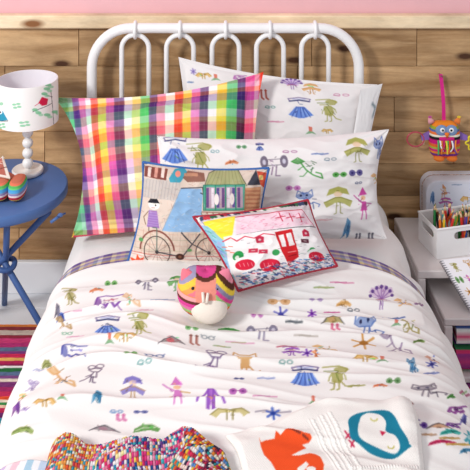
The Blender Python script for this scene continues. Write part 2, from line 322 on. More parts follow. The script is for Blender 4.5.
SK=('skirt','5d86dc','2e3566'); CR=('croc','a3a052','6f8038'); OW=('wings','e2b467','b58b3a'); RG=('plant','d96a54','6ba370')
DUVET_PRINT=[(111,279,12,7,'mask','6fae5c','3a7040'),(97,288,13,7,'worm','e8926a','d0704a'),(70,293,15,15,'croc','a39a5a','6f7038'),(57,308,7,15,'bird','6b6878','9090a8'),(61,314,9,10,'bird','4a6cc8','243c88'),(73,309,15,6,'line','d89ab8','c070a0'),(64,322,14,15,'lizard','b89868','8a6a40'),
(109,301,25,15,'swirl','7e4aa0','b05a70'),(131,300,16,13,'lizard','e0b890','c89060'),(108,327,23,17,*SK),(110,341,9,9,*RG),(126,340,20,8,*OW),(139,327,21,21,*CR),(68,334,9,4,'glasses','8abca0','6aa080'),(76,338,14,4,'line','e0a0c0','d080a8'),(75,353,22,13,'swirl','5a5ea8','7070c0'),
(131,358,13,6,'mask','5f9c50','a8cc88'),(155,360,17,5,'glasses','5a6c9c','5a6c9c'),(145,367,14,4,'eyes','6aa0a0','6aa0a0'),(172,345,23,12,'umbrella','8c8484','e06a74'),(194,343,10,9,'boots','a8685c','70504a'),(192,331,13,5,'mask','78b06c','4a8050'),(229,325,20,8,'worm','54a854','206a30'),(262,327,28,16,'goggles','7c7890','8c86a0'),
(240,339,24,3,'line','e0a0c0','98a060'),(222,345,14,3,'line','90a878','b0a060'),(212,362,28,20,'mouse','66507c','8a60a0'),(245,362,26,21,'cat','c8904e','7a4a28'),(239,380,10,3,'mask','5a6090','404878'),(266,379,14,4,'line','8090c8','c0c8e0'),
(93,376,22,18,'mouse','6a5870','5a4868'),(98,400,12,15,'bird','4890b8','206088'),(133,389,22,20,'girl','7a70c0','b89060'),(178,392,26,24,'wizard','cc6cbc','c89a50'),(211,402,24,20,'coat','8a4ab8','c888d8'),(238,394,17,8,'mask','b05cb0','803c90'),(265,399,20,3,'line','d890b8','c080b0'),
(230,417,34,10,'wings','c8bc7a','8a8040'),(273,416,30,10,'line','9890a0','b0a0a8'),(273,418,13,10,'star','4a68c0','2c4494'),(117,413,12,4,'eyes','6a90c0','6a90c0'),(141,413,14,4,'mask','6a70a8','404880'),(121,418,10,4,'boots','d07aa8','d07aa8'),(105,429,26,9,'umbrella','8c8488','b08898'),(147,427,24,11,'worm','5a9448','dfe6d0'),
(62,380,24,20,'lizard','d8a870','b88450'),(48,365,9,12,'worm','9aa060','6a7040'),(34,387,12,8,'mouse','a090b8','8878a0'),(47,409,18,9,*OW),(64,404,10,7,*RG),(21,411,9,20,'bird','8a5aa0','5a3080'),(29,416,6,12,'line','9a86c0','7a60a0'),(26,436,18,12,'worm','8aa058','5a7038'),(25,397,8,8,'girl','e0b870','c08040'),(40,370,8,8,'line','9aa0c8','a0a0c0'),
(291,341,24,7,'line','b0405a','6a2c70'),(292,347,18,9,'girl','9a5ac0','7a3aa0'),(307,349,10,8,'star','8a5ac0','5a2a90'),(316,350,7,10,'wizard','e88a50','d06a30'),(324,342,22,9,'lizard','e0b070','d09850'),(305,375,26,20,*SK),(286,361,13,5,'eyes','6a9c98','6a9c98'),(336,377,26,24,*CR),(356,387,14,4,'line','98984e','808038'),
(281,306,14,10,'star','6a6cc0','4a4ca0'),(312,305,8,7,'star','8a4ab8','6a2a98'),(279,297,22,5,'mask','d8a878','b88858'),(316,294,14,6,'mask','a890c0','8870a8'),(294,315,14,3,'line','404850','606870'),(333,312,20,8,'umbrella','a09050','c8a070'),(335,318,9,5,'boots','d86a8a','d86a8a'),(332,303,13,2,'line','c04a88','c04a88'),(344,297,14,5,'worm','e0b070','c09050'),(354,301,12,5,'eyes','5a6870','5a6870'),
(324,283,17,3,'line','8aa060','a0a068'),(342,279,20,3,'line','d880a8','c06090'),(306,330,20,2,'line','b8b0a8','a8a098'),(382,290,22,18,'peacock','b07ac0','8a5aa8'),(403,297,15,9,'lizard','e8b880','d8a060'),(370,317,26,17,'bigcat','5a78b8','3c5490'),(364,335,24,14,'star','d09850','a87030'),(365,356,22,9,*OW),(382,357,11,9,*RG),(396,337,30,22,'lizard','a090a8','806a90'),(395,309,20,5,'line','3c5aa8','203878'),(397,316,10,5,*RG),(410,319,18,16,'lizard','a89a58','788048'),
(419,299,7,10,'line','7a4a80','5a3060'),(420,335,11,6,'worm','7a9a50','506a30'),(412,364,9,18,'bigcat','4a86b0','2a5a88'),(433,354,12,10,'lizard','d8a088','c08068'),(431,363,10,9,'star','5a60b0','3a3c80'),(430,374,12,6,'line','6a7ab8','4a5a98'),(393,381,14,6,'mask','6a9860','3c6838'),(380,387,13,6,'worm','e88a60','c86a40'),(428,391,30,13,'bigcat','807884','605868'),(449,398,7,6,'worm','5aa050','307028'),(407,408,13,9,'boots','a06a64','80504c'),
(455,410,14,6,'swirl','8a4a90','5a2a70'),(462,392,8,20,'line','a84a70','68a050'),(419,428,14,8,'mask','5a3a90','3a1a70'),(413,423,8,4,'line','4a3080','4a3080'),(438,428,22,7,'umbrella','c09070','d0a888'),(449,434,18,9,'worm','3cb0a4','1c8078'),(441,444,24,6,'worm','c83a68','a01a48'),(458,446,22,5,'line','c8a048','a88028'),(467,438,9,14,'star','3ca0b0','c8e0e0'),(428,437,12,6,'line','b08a70','c09060'),(452,426,12,6,'swirl','7a4a98','4a2a70'),(462,419,8,10,'bird','6a68b0','40407c'),(448,440,16,5,'line','b89048','987028'),(465,452,12,7,'worm','5c9cc0','2c6c90'),
(147,284,21,14,'goggles','6a6478','807890'),(177,284,17,14,'girl','5aa050','3a7838'),(163,302,20,5,'line','6a84b8','4a649a'),(145,310,14,4,'line','d8a0b0','c88098'),(313,401,9,9,*RG),(329,405,13,4,'line','e8c090','d8a870'),(257,312,12,5,'mask','c07ab8','8a4a90'),(208,338,12,5,'glasses','98a0a8','98a0a8')]
FRONT_PRINT=[(175,149,22,23,*SK),(199,156,25,25,*CR),(214,150,8,4,'eyes','70a0a8','70a0a8'),(230,160,12,6,'worm','e8946a','c86a40'),(240,146,10,4,'mask','70a078','408050'),(258,146,7,6,'skirt','5a70b8','3a4a90'),(271,163,24,18,'goggles','6e6478','8a7090'),(302,166,28,20,'lizard','4a9a48','2a6a30'),(287,150,14,3,'eyes','a86a98','a86a98'),(316,152,14,4,'line','4a60a8','6a90c0'),(326,157,12,4,'eyes','6a8090','6a8090'),
(335,172,14,6,'mask','58a850','287028'),(352,171,14,7,'mask','58508c','38306c'),(355,181,7,3,'eyes','505878','505878'),(289,184,14,6,'mask','c07ab8','9a4a90'),(304,195,20,18,'bigcat','5a78b8','3c5490'),(334,197,26,23,'girl','a8a850','808038'),(354,149,24,21,'girl','a8a850','808038'),(379,148,12,23,'bigcat','5a70b0','34488c'),(376,179,14,11,'lizard','e0aa70','c88848'),(361,201,18,27,'wizard','c83c98','a02a78'),(344,226,9,21,'bird','5a90b8','38689a'),(357,235,6,6,'boots','505060','505060'),(370,235,6,6,'boots','505060','505060'),(320,215,14,6,'line','e0a8b0','d09098'),(247,172,9,5,'mask','8ab070','5a8040')]
BACK_PRINT=[(292,86,20,11,'peacock','a878c8','7a50a8'),(311,91,17,11,'girl','e0a868','c08040'),(297,113,22,20,*SK),(325,115,22,23,*CR),(341,97,16,4,'eyes','c87aa0','c87aa0'),(267,113,10,4,'eyes','5a9890','5a9890'),(271,129,14,4,'line','d88aa8','c87098'),(305,138,10,8,*RG),(262,100,8,10,'boots','b04a3a','b04a3a'),(203,80,14,7,*OW),(215,82,9,7,*RG),(193,76,5,6,'star','a090c8','8070b0'),(189,88,5,4,'line','6080b0','6080b0'),(240,82,12,7,'swirl','b870b8','8a4a98'),(322,138,10,5,*OW)]

# ------------------------------------------------------------------ materials
M_white = mat('white_enamel','f4f3f4',.3,spec=.5)
M_whitecloth = mat('white_sheet_cloth','efedec',.9,bump=.3)
M_blue = mat('blue_paint','4d6fa8',.45)
M_bluedark = mat('blue_paint_dark','3f5f98',.5)
M_cloth = mat_print('printed_cloth')
M_knit = mat_print('knitted_wool',.95,.5,500)
M_lacquer = mat_print('printed_lacquer',.45,.03,60)
M_bench = mat('whitewashed_board','e2dad9',.6,bump=.2,bscale=60)
M_ceramic = mat('white_ceramic','ece6e2',.35)

# ------------------------------------------------------------------ the setting
def wood_mat(name, cA, cB, cK, knots=True, scale=(2.2,1,30), knotk=.05):
    m=bpy.data.materials.new(name); m.use_nodes=True; nt=m.node_tree; b=nt.nodes['Principled BSDF']; L=nt.links.new
    tc=nt.nodes.new('ShaderNodeTexCoord'); at_=nt.nodes.new('ShaderNodeAttribute'); at_.attribute_name='Col'
    sep=nt.nodes.new('ShaderNodeSeparateColor'); L(at_.outputs['Color'],sep.inputs[0])
    off=nt.nodes.new('ShaderNodeVectorMath'); off.operation='SCALE'; off.inputs['Scale'].default_value=7; L(at_.outputs['Color'],off.inputs[0])
    add=nt.nodes.new('ShaderNodeVectorMath'); L(tc.outputs['Object'],add.inputs[0]); L(off.outputs[0],add.inputs[1])
    # knots bend the grain
    vk=nt.nodes.new('ShaderNodeMapping'); vk.inputs['Scale'].default_value=(1.9,0,4.8); vk.inputs['Rotation'].default_value=(-PI/2,0,0); L(add.outputs[0],vk.inputs['Vector'])
    vo=nt.nodes.new('ShaderNodeTexVoronoi'); vo.voronoi_dimensions='2D'; vo.inputs['Scale'].default_value=1; L(vk.outputs[0],vo.inputs['Vector'])
    mp=nt.nodes.new('ShaderNodeMapping'); mp.inputs['Scale'].default_value=scale; L(add.outputs[0],mp.inputs['Vector'])
    n=nt.nodes.new('ShaderNodeTexNoise'); n.inputs['Scale'].default_value=1.6; n.inputs['Detail'].default_value=7; n.inputs['Roughness'].default_value=.62; n.inputs['Distortion'].default_value=.8
    L(mp.outputs[0],n.inputs['Vector'])
    r=nt.nodes.new('ShaderNodeValToRGB'); e=r.color_ramp.elements
    e[0].position=.30; e[0].color=(*lin(H(cB)),1); e[1].position=.62; e[1].color=(*lin(H(cA)),1); L(n.outputs['Fac'],r.inputs[0])
    n3=nt.nodes.new('ShaderNodeTexNoise'); n3.inputs['Scale'].default_value=3.2; n3.inputs['Detail'].default_value=8; n3.inputs['Roughness'].default_value=.65
    mp3=nt.nodes.new('ShaderNodeMapping'); mp3.inputs['Scale'].default_value=(1,1,3.2); L(add.outputs[0],mp3.inputs['Vector']); L(mp3.outputs[0],n3.inputs['Vector'])
    r3=nt.nodes.new('ShaderNodeValToRGB'); r3.color_ramp.elements[0].position=.3; r3.color_ramp.elements[0].color=(.55,.50,.45,1); r3.color_ramp.elements[1].position=.68; r3.color_ramp.elements[1].color=(1.15,1.12,1.08,1); L(n3.outputs['Fac'],r3.inputs[0])
    mu=nt.nodes.new('ShaderNodeMix'); mu.data_type='RGBA'; mu.blend_type='MULTIPLY'; mu.inputs[0].default_value=.95; L(r.outputs[0],mu.inputs[6]); L(r3.outputs[0],mu.inputs[7])
    tn=nt.nodes.new('ShaderNodeMapRange'); tn.inputs[3].default_value=.80; tn.inputs[4].default_value=1.22; L(sep.outputs[0],tn.inputs[0])
    sc=nt.nodes.new('ShaderNodeVectorMath'); sc.operation='SCALE'; L(mu.outputs[2],sc.inputs[0]); L(tn.outputs[0],sc.inputs['Scale'])
    last=sc.outputs[0]
    if knots:
        kr=nt.nodes.new('ShaderNodeValToRGB'); kr.color_ramp.elements[0].position=knotk; kr.color_ramp.elements[0].color=(1,1,1,1); kr.color_ramp.elements[1].position=knotk*2.4; kr.color_ramp.elements[1].color=(0,0,0,1); L(vo.outputs['Distance'],kr.inputs[0])
        mk=nt.nodes.new('ShaderNodeMix'); mk.data_type='RGBA'; L(kr.outputs[0],mk.inputs[0]); L(last,mk.inputs[6]); mk.inputs[7].default_value=(*lin(H(cK)),1); last=mk.outputs[2]
    L(last,b.inputs['Base Color']); b.inputs['Roughness'].default_value=.6; b.inputs['Specular IOR Level'].default_value=.3
    bp=nt.nodes.new('ShaderNodeBump'); bp.inputs['Strength'].default_value=.35; bp.inputs['Distance'].default_value=.003; L(n.outputs['Fac'],bp.inputs['Height']); L(bp.outputs['Normal'],b.inputs['Normal'])
    return m
M_plank=wood_mat('rustic_planks','dcb88c','a47c50','4a2c1a',scale=(1.3,1,13),knotk=.035)
M_pine=wood_mat('pine_rail','ffeccc','f6dcb6','8a5a34',True,(2,1,18),.04)
M_gap=mat('dark_gap','2e1e14',.9)
M_pink=mat('pink_plaster','e9b6bd',.85,bump=.1,bscale=40)
M_skirt=mat('white_paint_boards','dfe0e4',.5)

wb=MB(); wb.box((0,.06,1.0),(5,.08,3.2)); tag(wb.build('wall_back',M_pink,smooth=False),'plain pink painted wall above the wooden panelling','wall',kind='structure')
# planks
rows=[.93,.792,.683,.561,.448,.335,.222,.110]
joints=[[-.49,.33,.70],[-.75,.28,.93],[-.9,.10,.62],[-.61,-.02,.83],[-.82,.35],[-.35,.72],[-.7,.55]]
pb=MB(); pb.box((0,.017,.52),(5,.004,.84),col=(.1,0,0))
for k in range(7):
    z1,z0=rows[k],rows[k+1]; xs=[-2.5]+joints[k]+[2.5]
    for a,b in zip(xs[:-1],xs[1:]):
        pb.box(((a+b)/2,.0075,(z0+z1)/2),(b-a-.002,.015,z1-z0-.0016),bev=.0008,col=(random.random(),random.random(),random.random()))
planks=pb.build('wall_panelling',M_plank,smooth=False,usecol=True)
tag(planks,'rustic brown horizontal plank panelling behind the bed','wall panelling',kind='structure')
tb=MB()
for a,b in((-2.5,2.5),): tb.box(((a+b)/2,-.006,.953),(b-a,.045,.045),bev=.004,col=(.6,.3,.7))
tag(tb.build('trim_1',M_pine,smooth=False,usecol=True),'pale pine rail capping the plank panelling','trim',kind='structure')
tb=MB().box((0,.0,.055),(5,.034,.11),bev=.003); tag(tb.build('baseboard_back',M_skirt,smooth=False),'white baseboard under the planks','baseboard',kind='structure')
fb=MB()
for k in range(30):
    y=.02-.1175*k-.0587; 
    fb.box((0,y,-.01),(5,.1155,.02),bev=.0015)
fb.box((0,-1.75,-.03),(5,3.7,.02))
tag(fb.build('floor',M_skirt,smooth=False),'white painted floorboards','floor',kind='structure')

# ------------------------------------------------------------------ rug
RUG=[(327,'c8743c'),(330,'7c2f34'),(333,'b9a79c'),(338,'8a2a3c'),(341,'c23c70'),(346,'a8306a'),(350,'5c6c88'),(354,'7a3a78'),(357,'c62c54'),(361,'e2b060'),(364,'b02452'),(367,'8c2450'),(369,'e8e0e0'),(371,'2c6a3c'),(375,'5a6c8c'),(379,'7c4a80'),(382,'e0cfc0'),(385,'7a3470'),(390,'a02c64'),(395,'c4305c'),(400,'d8502c'),(403,'e4d4c0'),(406,'3a8a48'),(409,'e0b8a0'),(411,'b82850'),(416,'6c2c68'),(422,'2c8494'),(428,'a82c68'),(434,'c43058'),(440,'e0a050'),(444,'7a2c68'),(450,'3a7a50'),(454,'c23468'),(462,'e8dcd4'),(466,'5a4c80'),(474,'b03060')]
rug_y=[CAMY+F*CAMZ/(p+172.0) for p,_ in RUG]
def stripes(y,ys,cs):
    idx=np.clip(np.searchsorted(-np.array(ys),-y)-1,0,len(cs)-1); return np.array([H(c) for c in cs])[idx]
rug_pal=[c for _,c in RUG]
ys=list(rug_y)+[rug_y[-1]-.028*k for k in range(1,22)]; cs=rug_pal+[rug_pal[(k*7)%len(rug_pal)] for k in range(1,22)]
nx,ny=220,900
X,Y=np.meshgrid(np.linspace(-1.02,1.05,nx),np.linspace(rug_y[0]+.001,-1.45,ny),indexing='ij')
C=stripes((Y+.0025*fbm(X*9,Y*9,1)).ravel(),ys,cs)
C=C*(1+.22*vnoise(X*160,Y*300,4).ravel()[:,None])
Z=.009+.0012*np.sin(Y*2*PI/.006)+.001*vnoise(X*160,Y*300,4)
V=np.stack([X,Y,Z],-1).reshape(-1,3)
V2=V.copy(); V2[:,2]=.001
e=np.where((np.abs(X-X[0,0])<1e-6)|(np.abs(X-X[-1,0])<1e-6)|(np.abs(Y-Y[0,0])<1e-6)|(np.abs(Y-Y[0,-1])<1e-6))
Vt=V.reshape(nx,ny,3); Vt[e[0],e[1],2]=.001
rug=mesh_obj('striped_rug',Vt.reshape(-1,3),grid_faces(nx,ny,flip=True),M_knit,cols=C)
tag(rug,'multicoloured woven striped rug on the floor under the bed','rug')

# ------------------------------------------------------------------ bed
bed=empty('bed',(.03,-1.0,0)); tag(bed,'white tubular metal single bed with hooped headboard','bed')
def rel(o,root):
    o.parent=root; o.matrix_parent_inverse=root.matrix_world.inverted(); 
def fix(o,root):                       # keep world placement when the root is not at the origin
    o.location=(-root.location[0],-root.location[1],-root.location[2])
HY=-.075; xl,xr,zt,cr=-.432,.482,.945,.135
path=[(xl,HY,.0)]+[(xl,HY,zt-cr-.5)]
for k in range(13):
    t=PI-PI/2*k/12; path.append((xl+cr+cr*math.cos(t),HY,zt-cr+cr*math.sin(t)))
for k in range(13):
    t=PI/2-PI/2*k/12; path.append((xr-cr+cr*math.cos(t),HY,zt-cr+cr*math.sin(t)))
path+=[(xr,HY,zt-cr-.5),(xr,HY,0)]
hb=MB().tube(path,.0172,18).build('headboard',M_white,bed); fix(hb,bed)
hb2=MB().tube([(xl,HY,.34),(xr,HY,.34)],.011,12).build('lower_rail',M_white,hb)
for i,cx in enumerate((135.3,180,225.6,270,315)):
    x=(cx-218)*(2.78+HY)/F; w=.0465; zt2=.922
    p=[(x-w,HY,.34)]+[(x-w*math.cos(PI*k/16),HY,zt2-w+w*math.sin(PI*k/16)) for k in range(17)]+[(x+w,HY,.34)]
    lp=MB().tube(p,.0085,12).build('hoop',M_white,hb)
    c=[(x,HY+.023*math.sin(2*PI*k/20),zt-.006+.027*math.cos(2*PI*k/20)) for k in range(20)]
    MB().tube(c,.006,8,closed=True).build('clip',M_white,lp)
for x in(xl,xr):
    o=MB().box((x,-1.0,.15),(.03,1.84,.045),bev=.006).build('side_rail',M_white,bed); fix(o,bed)
o=MB().tube([(xl,-1.93,0),(xl,-1.93,.2),(xl,-1.93,.3),(xr,-1.93,.3),(xr,-1.93,.2),(xr,-1.93,0)],.016,14).build('footboard',M_white,bed); fix(o,bed)
sl=MB()
for k in range(12): sl.box(((xl+xr)/2,-.2-.145*k,.165),(xr-xl,.07,.015),bev=.003)
o=sl.build('slats',M_bench,bed); fix(o,bed)
# mattress
mb_=MB().box((.03,-1.01,.285),(.90,1.80,.215),bev=.03)
mt=mb_.build('mattress',M_whitecloth,smooth=True,auto=50); tag(mt,'thick white single mattress on the metal bed','mattress')

# profile helpers
def catmull(P,n=14):
    P=np.array(P,float); Q=[]
    E=np.vstack([2*P[0]-P[1],P,2*P[-1]-P[-2]])
    for i in range(len(P)-1):
        for k in range(n):
            t=k/n; a,b,c,d=E[i:i+4]
            Q.append(.5*((2*b)+(-a+c)*t+(2*a-5*b+4*c-d)*t*t+(-a+3*b-3*c+d)*t**3))
    Q.append(P[-1]); return np.array(Q)
class Prof:
    def __init__(s,P):
        s.q=catmull(P); d=np.hypot(*np.diff(s.q,axis=0).T); s.s=np.r_[0,np.cumsum(d)]; s.L=s.s[-1]
        t=np.gradient(s.q,axis=0); t/=np.linalg.norm(t,axis=1)[:,None]; s.n=np.stack([-t[:,1],t[:,0]],1)
    def xz(s,S): return np.interp(S,s.s,s.q[:,0]),np.interp(S,s.s,s.q[:,1])
    def nn(s,S): return np.interp(S,s.s,s.n[:,0]),np.interp(S,s.s,s.n[:,1])
    def s_of_x(s,x): return np.interp(x,s.q[:,0],s.s)
    def z_of_x(s,x): return np.interp(x,s.q[:,0],s.q[:,1])
# white under-sheet with its own drape
SP=Prof([(-.462,.19),(-.455,.28),(-.443,.35),(-.41,.396),(-.34,.408),(0,.412),(.36,.410),(.45,.406),(.515,.388),(.555,.345),(.573,.27),(.578,.22)])
ns,nt_=260,220
S_,T_=np.meshgrid(np.linspace(0,SP.L,ns),np.linspace(.14,1.93,nt_),indexing='ij')
x,z=SP.xz(S_); nx_,nz_=SP.nn(S_)
topw=np.clip((z-.36)/.05,0,1)
w=.006*fbm(S_*5,T_*7,2)*topw*(1-.8*np.clip((T_-.60)/.08,0,1))+.004*fbm(S_*14+T_*6,T_*5,3)+.012*(1-topw)*(x>0)*np.sin(T_*22+2*fbm(T_*4,T_*0,5))
inn=np.clip((T_-.60)/.08,0,1); xq=x+nx_*w; xq=xq-np.where(x>.35,(x-.35)*.30,0)*inn-np.where(x<-.36,(x+.36)*.2,0)*inn
V=np.stack([xq,-T_,z+nz_*w-.006*inn],-1).reshape(-1,3)
sheet=mesh_obj('bed_sheet',V,grid_faces(ns,nt_,flip=True),M_whitecloth)
so=sheet.modifiers.new('s','SOLIDIFY'); so.thickness=.003; so.offset=-1
tag(sheet,'plain white bed sheet showing below the pillows','bed sheet')

# ------------------------------------------------------------------ duvet
DP=Prof([(-.488,.225),(-.478,.27),(-.460,.34),(-.432,.405),(-.378,.447),(-.25,.468),(.02,.476),(.28,.473),(.40,.462),(.48,.439),(.54,.395),(.578,.33),(.594,.26),(.598,.21)])
T0,T1=.555,2.06
k_mm=.0024
ns=int(DP.L/k_mm); nt_=int((T1-T0)/k_mm)
SS=np.linspace(0,DP.L,ns); TT=np.linspace(T0,T1,nt_)
def headshift(x,t): 
    e=np.clip((np.abs(x-.03)-.12)/.45,0,1.2); return (.10*e**2)*np.clip(1-(t-T0)/.5,0,1)
def dz_len(t):
    q=np.clip((t-T0)/.022,0,1); r_=np.clip((t-T0-.03)/.10,0,1); a=-.022*(1-q)**2-.010*(1-r_*r_*(3-2*r_))
    e=np.clip((t-1.88)/.18,0,1); return a-.24*e**1.6
cv=Cv(ns,nt_,H('edebe9'))
def px_to_cv(px,py):
    z=.472
    for _ in range(6):
        x,y=at(px,py,z); z=.5*z+.5*(float(DP.z_of_x(x))+.004)
    s=float(DP.s_of_x(x)); t=-y
    t=t-float(headshift(x,t)); return (s/DP.L*ns,(t-T0)/(T1-T0)*nt_)
pen=Pen(cv,px_to_cv,1.4)
for m_ in DUVET_PRINT:
    px,py,w,h,kind,c1,c2=m_; motif(pen.sub(px,py,w,h),kind,c1,c2)
p2=Pen(cv,lambda X,Y:(X,Y),1.4); rq=random.Random(8); sets=[('skirt','5d86dc','2e3566'),('croc','a3a052','6f8038'),('girl','7a70c0','b89060'),('mouse','66507c','8a60a0'),('bigcat','5a78b8','3c5490'),('wizard','cc6cbc','c89a50'),('mask','5f9c50','a8cc88'),('lizard','e0b870','c89050'),('worm','54a854','206a30'),('star','d09850','a87030')]
for q in range(60):                       # the print goes on over the foot end and the hanging sides
    foot=q<42; X=(q%12+.5)/12*ns+rq.uniform(-6,6) if foot else ns-18-rq.uniform(0,16); Y=(1.47-T0)/(T1-T0)*nt_+(q//12)*38+rq.uniform(-6,6) if foot else 60+(q-42)*20
    if Y<nt_-8: motif(p2.sub(X,Y,24,26,0 if foot else -.5),*sets[rq.randrange(10)])
# plaid reverse showing at the turned edge
j0=int(.088/k_mm)
bandcol=['7a6a9c','c8b8d0','6a5490','d8cc98','8a7aa8','a0a8b8','c8b070','5c4c84']
for j in range(j0):
    cv.a[j,:,:]=H(bandcol[min(7,j*8//j0)])
for i in range(ns):
    c=H(['5a4888','e4d8b0','9a88b8','c8a0b0','7c8cb0','e8e4ea','6a5a90'][(i//5)%7]); cv.a[:j0,i]=cv.a[:j0,i]*.62+np.array(c)*.38
cv.a[j0-1:j0+1,:]=H('5a5a80'); cv.a[0:1,:]=H('4a4a70')
Sg,Tg=np.meshgrid(SS,TT,indexing='ij')
x,z=DP.xz(Sg); nx_,nz_=DP.nn(Sg)
top=np.clip((z-.36)/.06,0,1); edge=np.clip((Tg-T0-.08)/.07,0,1)
warp=.9*fbm(Sg*2.2,Tg*2.2,8,2)
rid=np.abs(vnoise(Sg*2.6+Tg*1.5+warp,Tg*17+warp*3+Sg*2.5,12)); rid2=np.abs(vnoise(Sg*4.5-Tg*2+warp,Tg*27+warp*3-Sg*3,14))
w=.032*fbm(Sg*2.3,Tg*3.2,6,2)*top + .024*(.25-rid)*top + .010*(.25-rid2)
w+=(1-top)*(.010*np.sin(Tg*26+3*fbm(Tg*4,Sg*2,9))*np.where(x<0,1,.7))
w*=(.22+.78*edge)
w+=.004*np.exp(-((Tg-T0-.100)/.012)**2)-.003*np.exp(-((Tg-T0-.086)/.006)**2)
Yg=-(Tg+headshift(x,Tg)); over=np.clip(Tg-1.93,0,1); Yg=Yg+over*.75
V=np.stack([x+nx_*w,Yg,z+nz_*w+dz_len(Tg)],-1)
V[...,2]=np.maximum(V[...,2],.06)
C=cv.get(*(np.meshgrid(np.arange(ns)+.5,np.arange(nt_)+.5,indexing='ij')))
duvet=mesh_obj('duvet',V.reshape(-1,3),grid_faces(ns,nt_,flip=True),M_cloth,cols=C.reshape(-1,3))
so=duvet.modifiers.new('s','SOLIDIFY'); so.thickness=.012; so.offset=-1
tag(duvet,'white duvet printed with little drawn characters and a plaid turned edge','duvet')
DZ=V[...,2]; 
def duvet_z(xq,yq):
    xq=np.asarray(xq,float); yq=np.asarray(yq,float)
    s=DP.s_of_x(xq)/DP.L*(ns-1); t=(-yq-headshift(xq,-yq)-T0)/(T1-T0)*(nt_-1)
    i=np.clip(s.astype(int),0,ns-1); j=np.clip(t.astype(int),0,nt_-1)
    return DZ[i,j]
NS,NT=ns,nt_

# ------------------------------------------------------------------ pillows
def inv_bilinear(Q):
    TL,TR,BR,BL=[np.array(q,float) for q in Q]
    def f(X,Y):
        u=v=.5
        for _ in range(12):
            p=TL*(1-u)*(1-v)+TR*u*(1-v)+BR*u*v+BL*(1-u)*v-np.array([X,Y])
            du=(TR-TL)*(1-v)+(BR-BL)*v; dv=(BL-TL)*(1-u)+(BR-TR)*u
            D=du[0]*dv[1]-du[1]*dv[0]; a=(p[0]*dv[1]-p[1]*dv[0])/D; b=(du[0]*p[1]-du[1]*p[0])/D; u-=a; v-=b
        return u,v
    return f
def sheet_pt(px,py,d): return np.array([(px-218)*d/F,CAMY+d,CAMZ-(py+172)*d/F])
def pillow(name,cor,T,cv,pinch=(.04,.04,.04,.04),n=(240,160),parent=None,fl=0,power=2.6,wr=.004,seed=1,back=.6,m=None,skew=0,rad=0):
    TL,TR,BR,BL=[np.array(c,float) for c in cor]; nu,nv=n
    U,Vv=np.meshgrid(np.linspace(0,1,nu),np.linspace(0,1,nv),indexing='ij')
    bu=4*Vv*(1-Vv); bv=4*U*(1-U)
    u=U+(1-U)*pinch[0]*bu-U*pinch[1]*bu; v=Vv+(1-Vv)*pinch[2]*bv-Vv*pinch[3]*bv
    e=lambda a:a[...,None]
    P=TL*e((1-u)*(1-v))+TR*e(u*(1-v))+BR*e(u*v)+BL*e((1-u)*v)
    N=np.cross((TR-TL)+(BR-BL),(BL-TL)+(BR-TR)); N/=np.linalg.norm(N)
    if N[1]>0: N=-N
    a=np.clip(np.abs(2*U-1)/(1-fl),0,1); b=np.clip(np.abs(2*Vv-1)/(1-fl*.9),0,1)
    pr=((1-a**power)**.72)*((1-b**power)**.72)
    cx=np.minimum(U,1-U);cy=np.minimum(Vv,1-Vv)
    crease=np.exp(-((cx*cx+cy*cy))/.03)
    w=wr*(fbm(U*5,Vv*5,seed)*1.4+ (.3-np.abs(vnoise(U*6+Vv*5,Vv*9-U*6,seed+3)))*1.6 + crease*np.sin((np.arctan2(cy+1e-3,cx+1e-3))*9)*.9)*np.clip(pr*3,0.25,1)
    Fp=P+N*e(T*pr+w); Bp=P-N*e(T*back*pr-w+.0006)
    if rad: Fp[...,2]+=rad*0
    W,Hh=cv.w,cv.h
    C=cv.get(u*W,v*Hh)
    Vs=np.concatenate([Fp.reshape(-1,3),Bp.reshape(-1,3)]); Cs=np.concatenate([C.reshape(-1,3)]*2)
    Fs=np.concatenate([grid_faces(nu,nv),grid_faces(nu,nv,nu*nv,flip=True)])
    o=mesh_obj(name,Vs,Fs,m or M_cloth,parent=parent,cols=Cs)
    bd=np.concatenate([Fp[:,0],Fp[-1,1:],Fp[::-1,-1][1:],Fp[0,::-1][1:-1]])
    return o,bd,Fp
def printed_canvas(Q,prints,k,W,Hh,bg):
    cv=Cv(W,Hh,bg); f=inv_bilinear(Q)
    pen=Pen(cv,lambda X,Y:tuple(np.array(f(X,Y))*np.array([W,Hh])),k)
    for m_ in prints: motif(pen.sub(m_[0],m_[1],m_[2],m_[3]),*m_[4:])
    return cv,pen

# back pillow with printed figures
Q=[(179,60),(380,83),(352,215),(175,215)]
cv,pen=printed_canvas(Q,BACK_PRINT,1.6,330,250,H('ece8e8'))
cor=[(-.133,-.13,.862),(.535,-.13,.770),(.455,-.255,.44),(-.10,-.26,.44)]
p,bd,_=pillow('pillow',cor,.055,cv,(.02,.045,.05,0),(300,230),fl=.05,seed=3,back=.3,wr=.005)
tag(p,'white square pillow with drawn characters, rearmost, against the headboard','pillow')
cvf=Cv(20,60,H('f1eff0'))
pf=Pen(cvf,lambda X,Y:(X,Y),1.0)
for yy in(10,27,44): pf.S([(13,yy),(17,yy+3),(16,yy+8)],1.2,'3e5a66',.8)
sheet_c=[(.470,-.170,.765),(.552,-.128,.772),(.462,-.225,.45),(.40,-.25,.45)]
fo,_,_=pillow('open_flap',sheet_c,.006,cvf,(.02,.10,0,0),(30,80),parent=p,seed=6,wr=.001,back=.2)
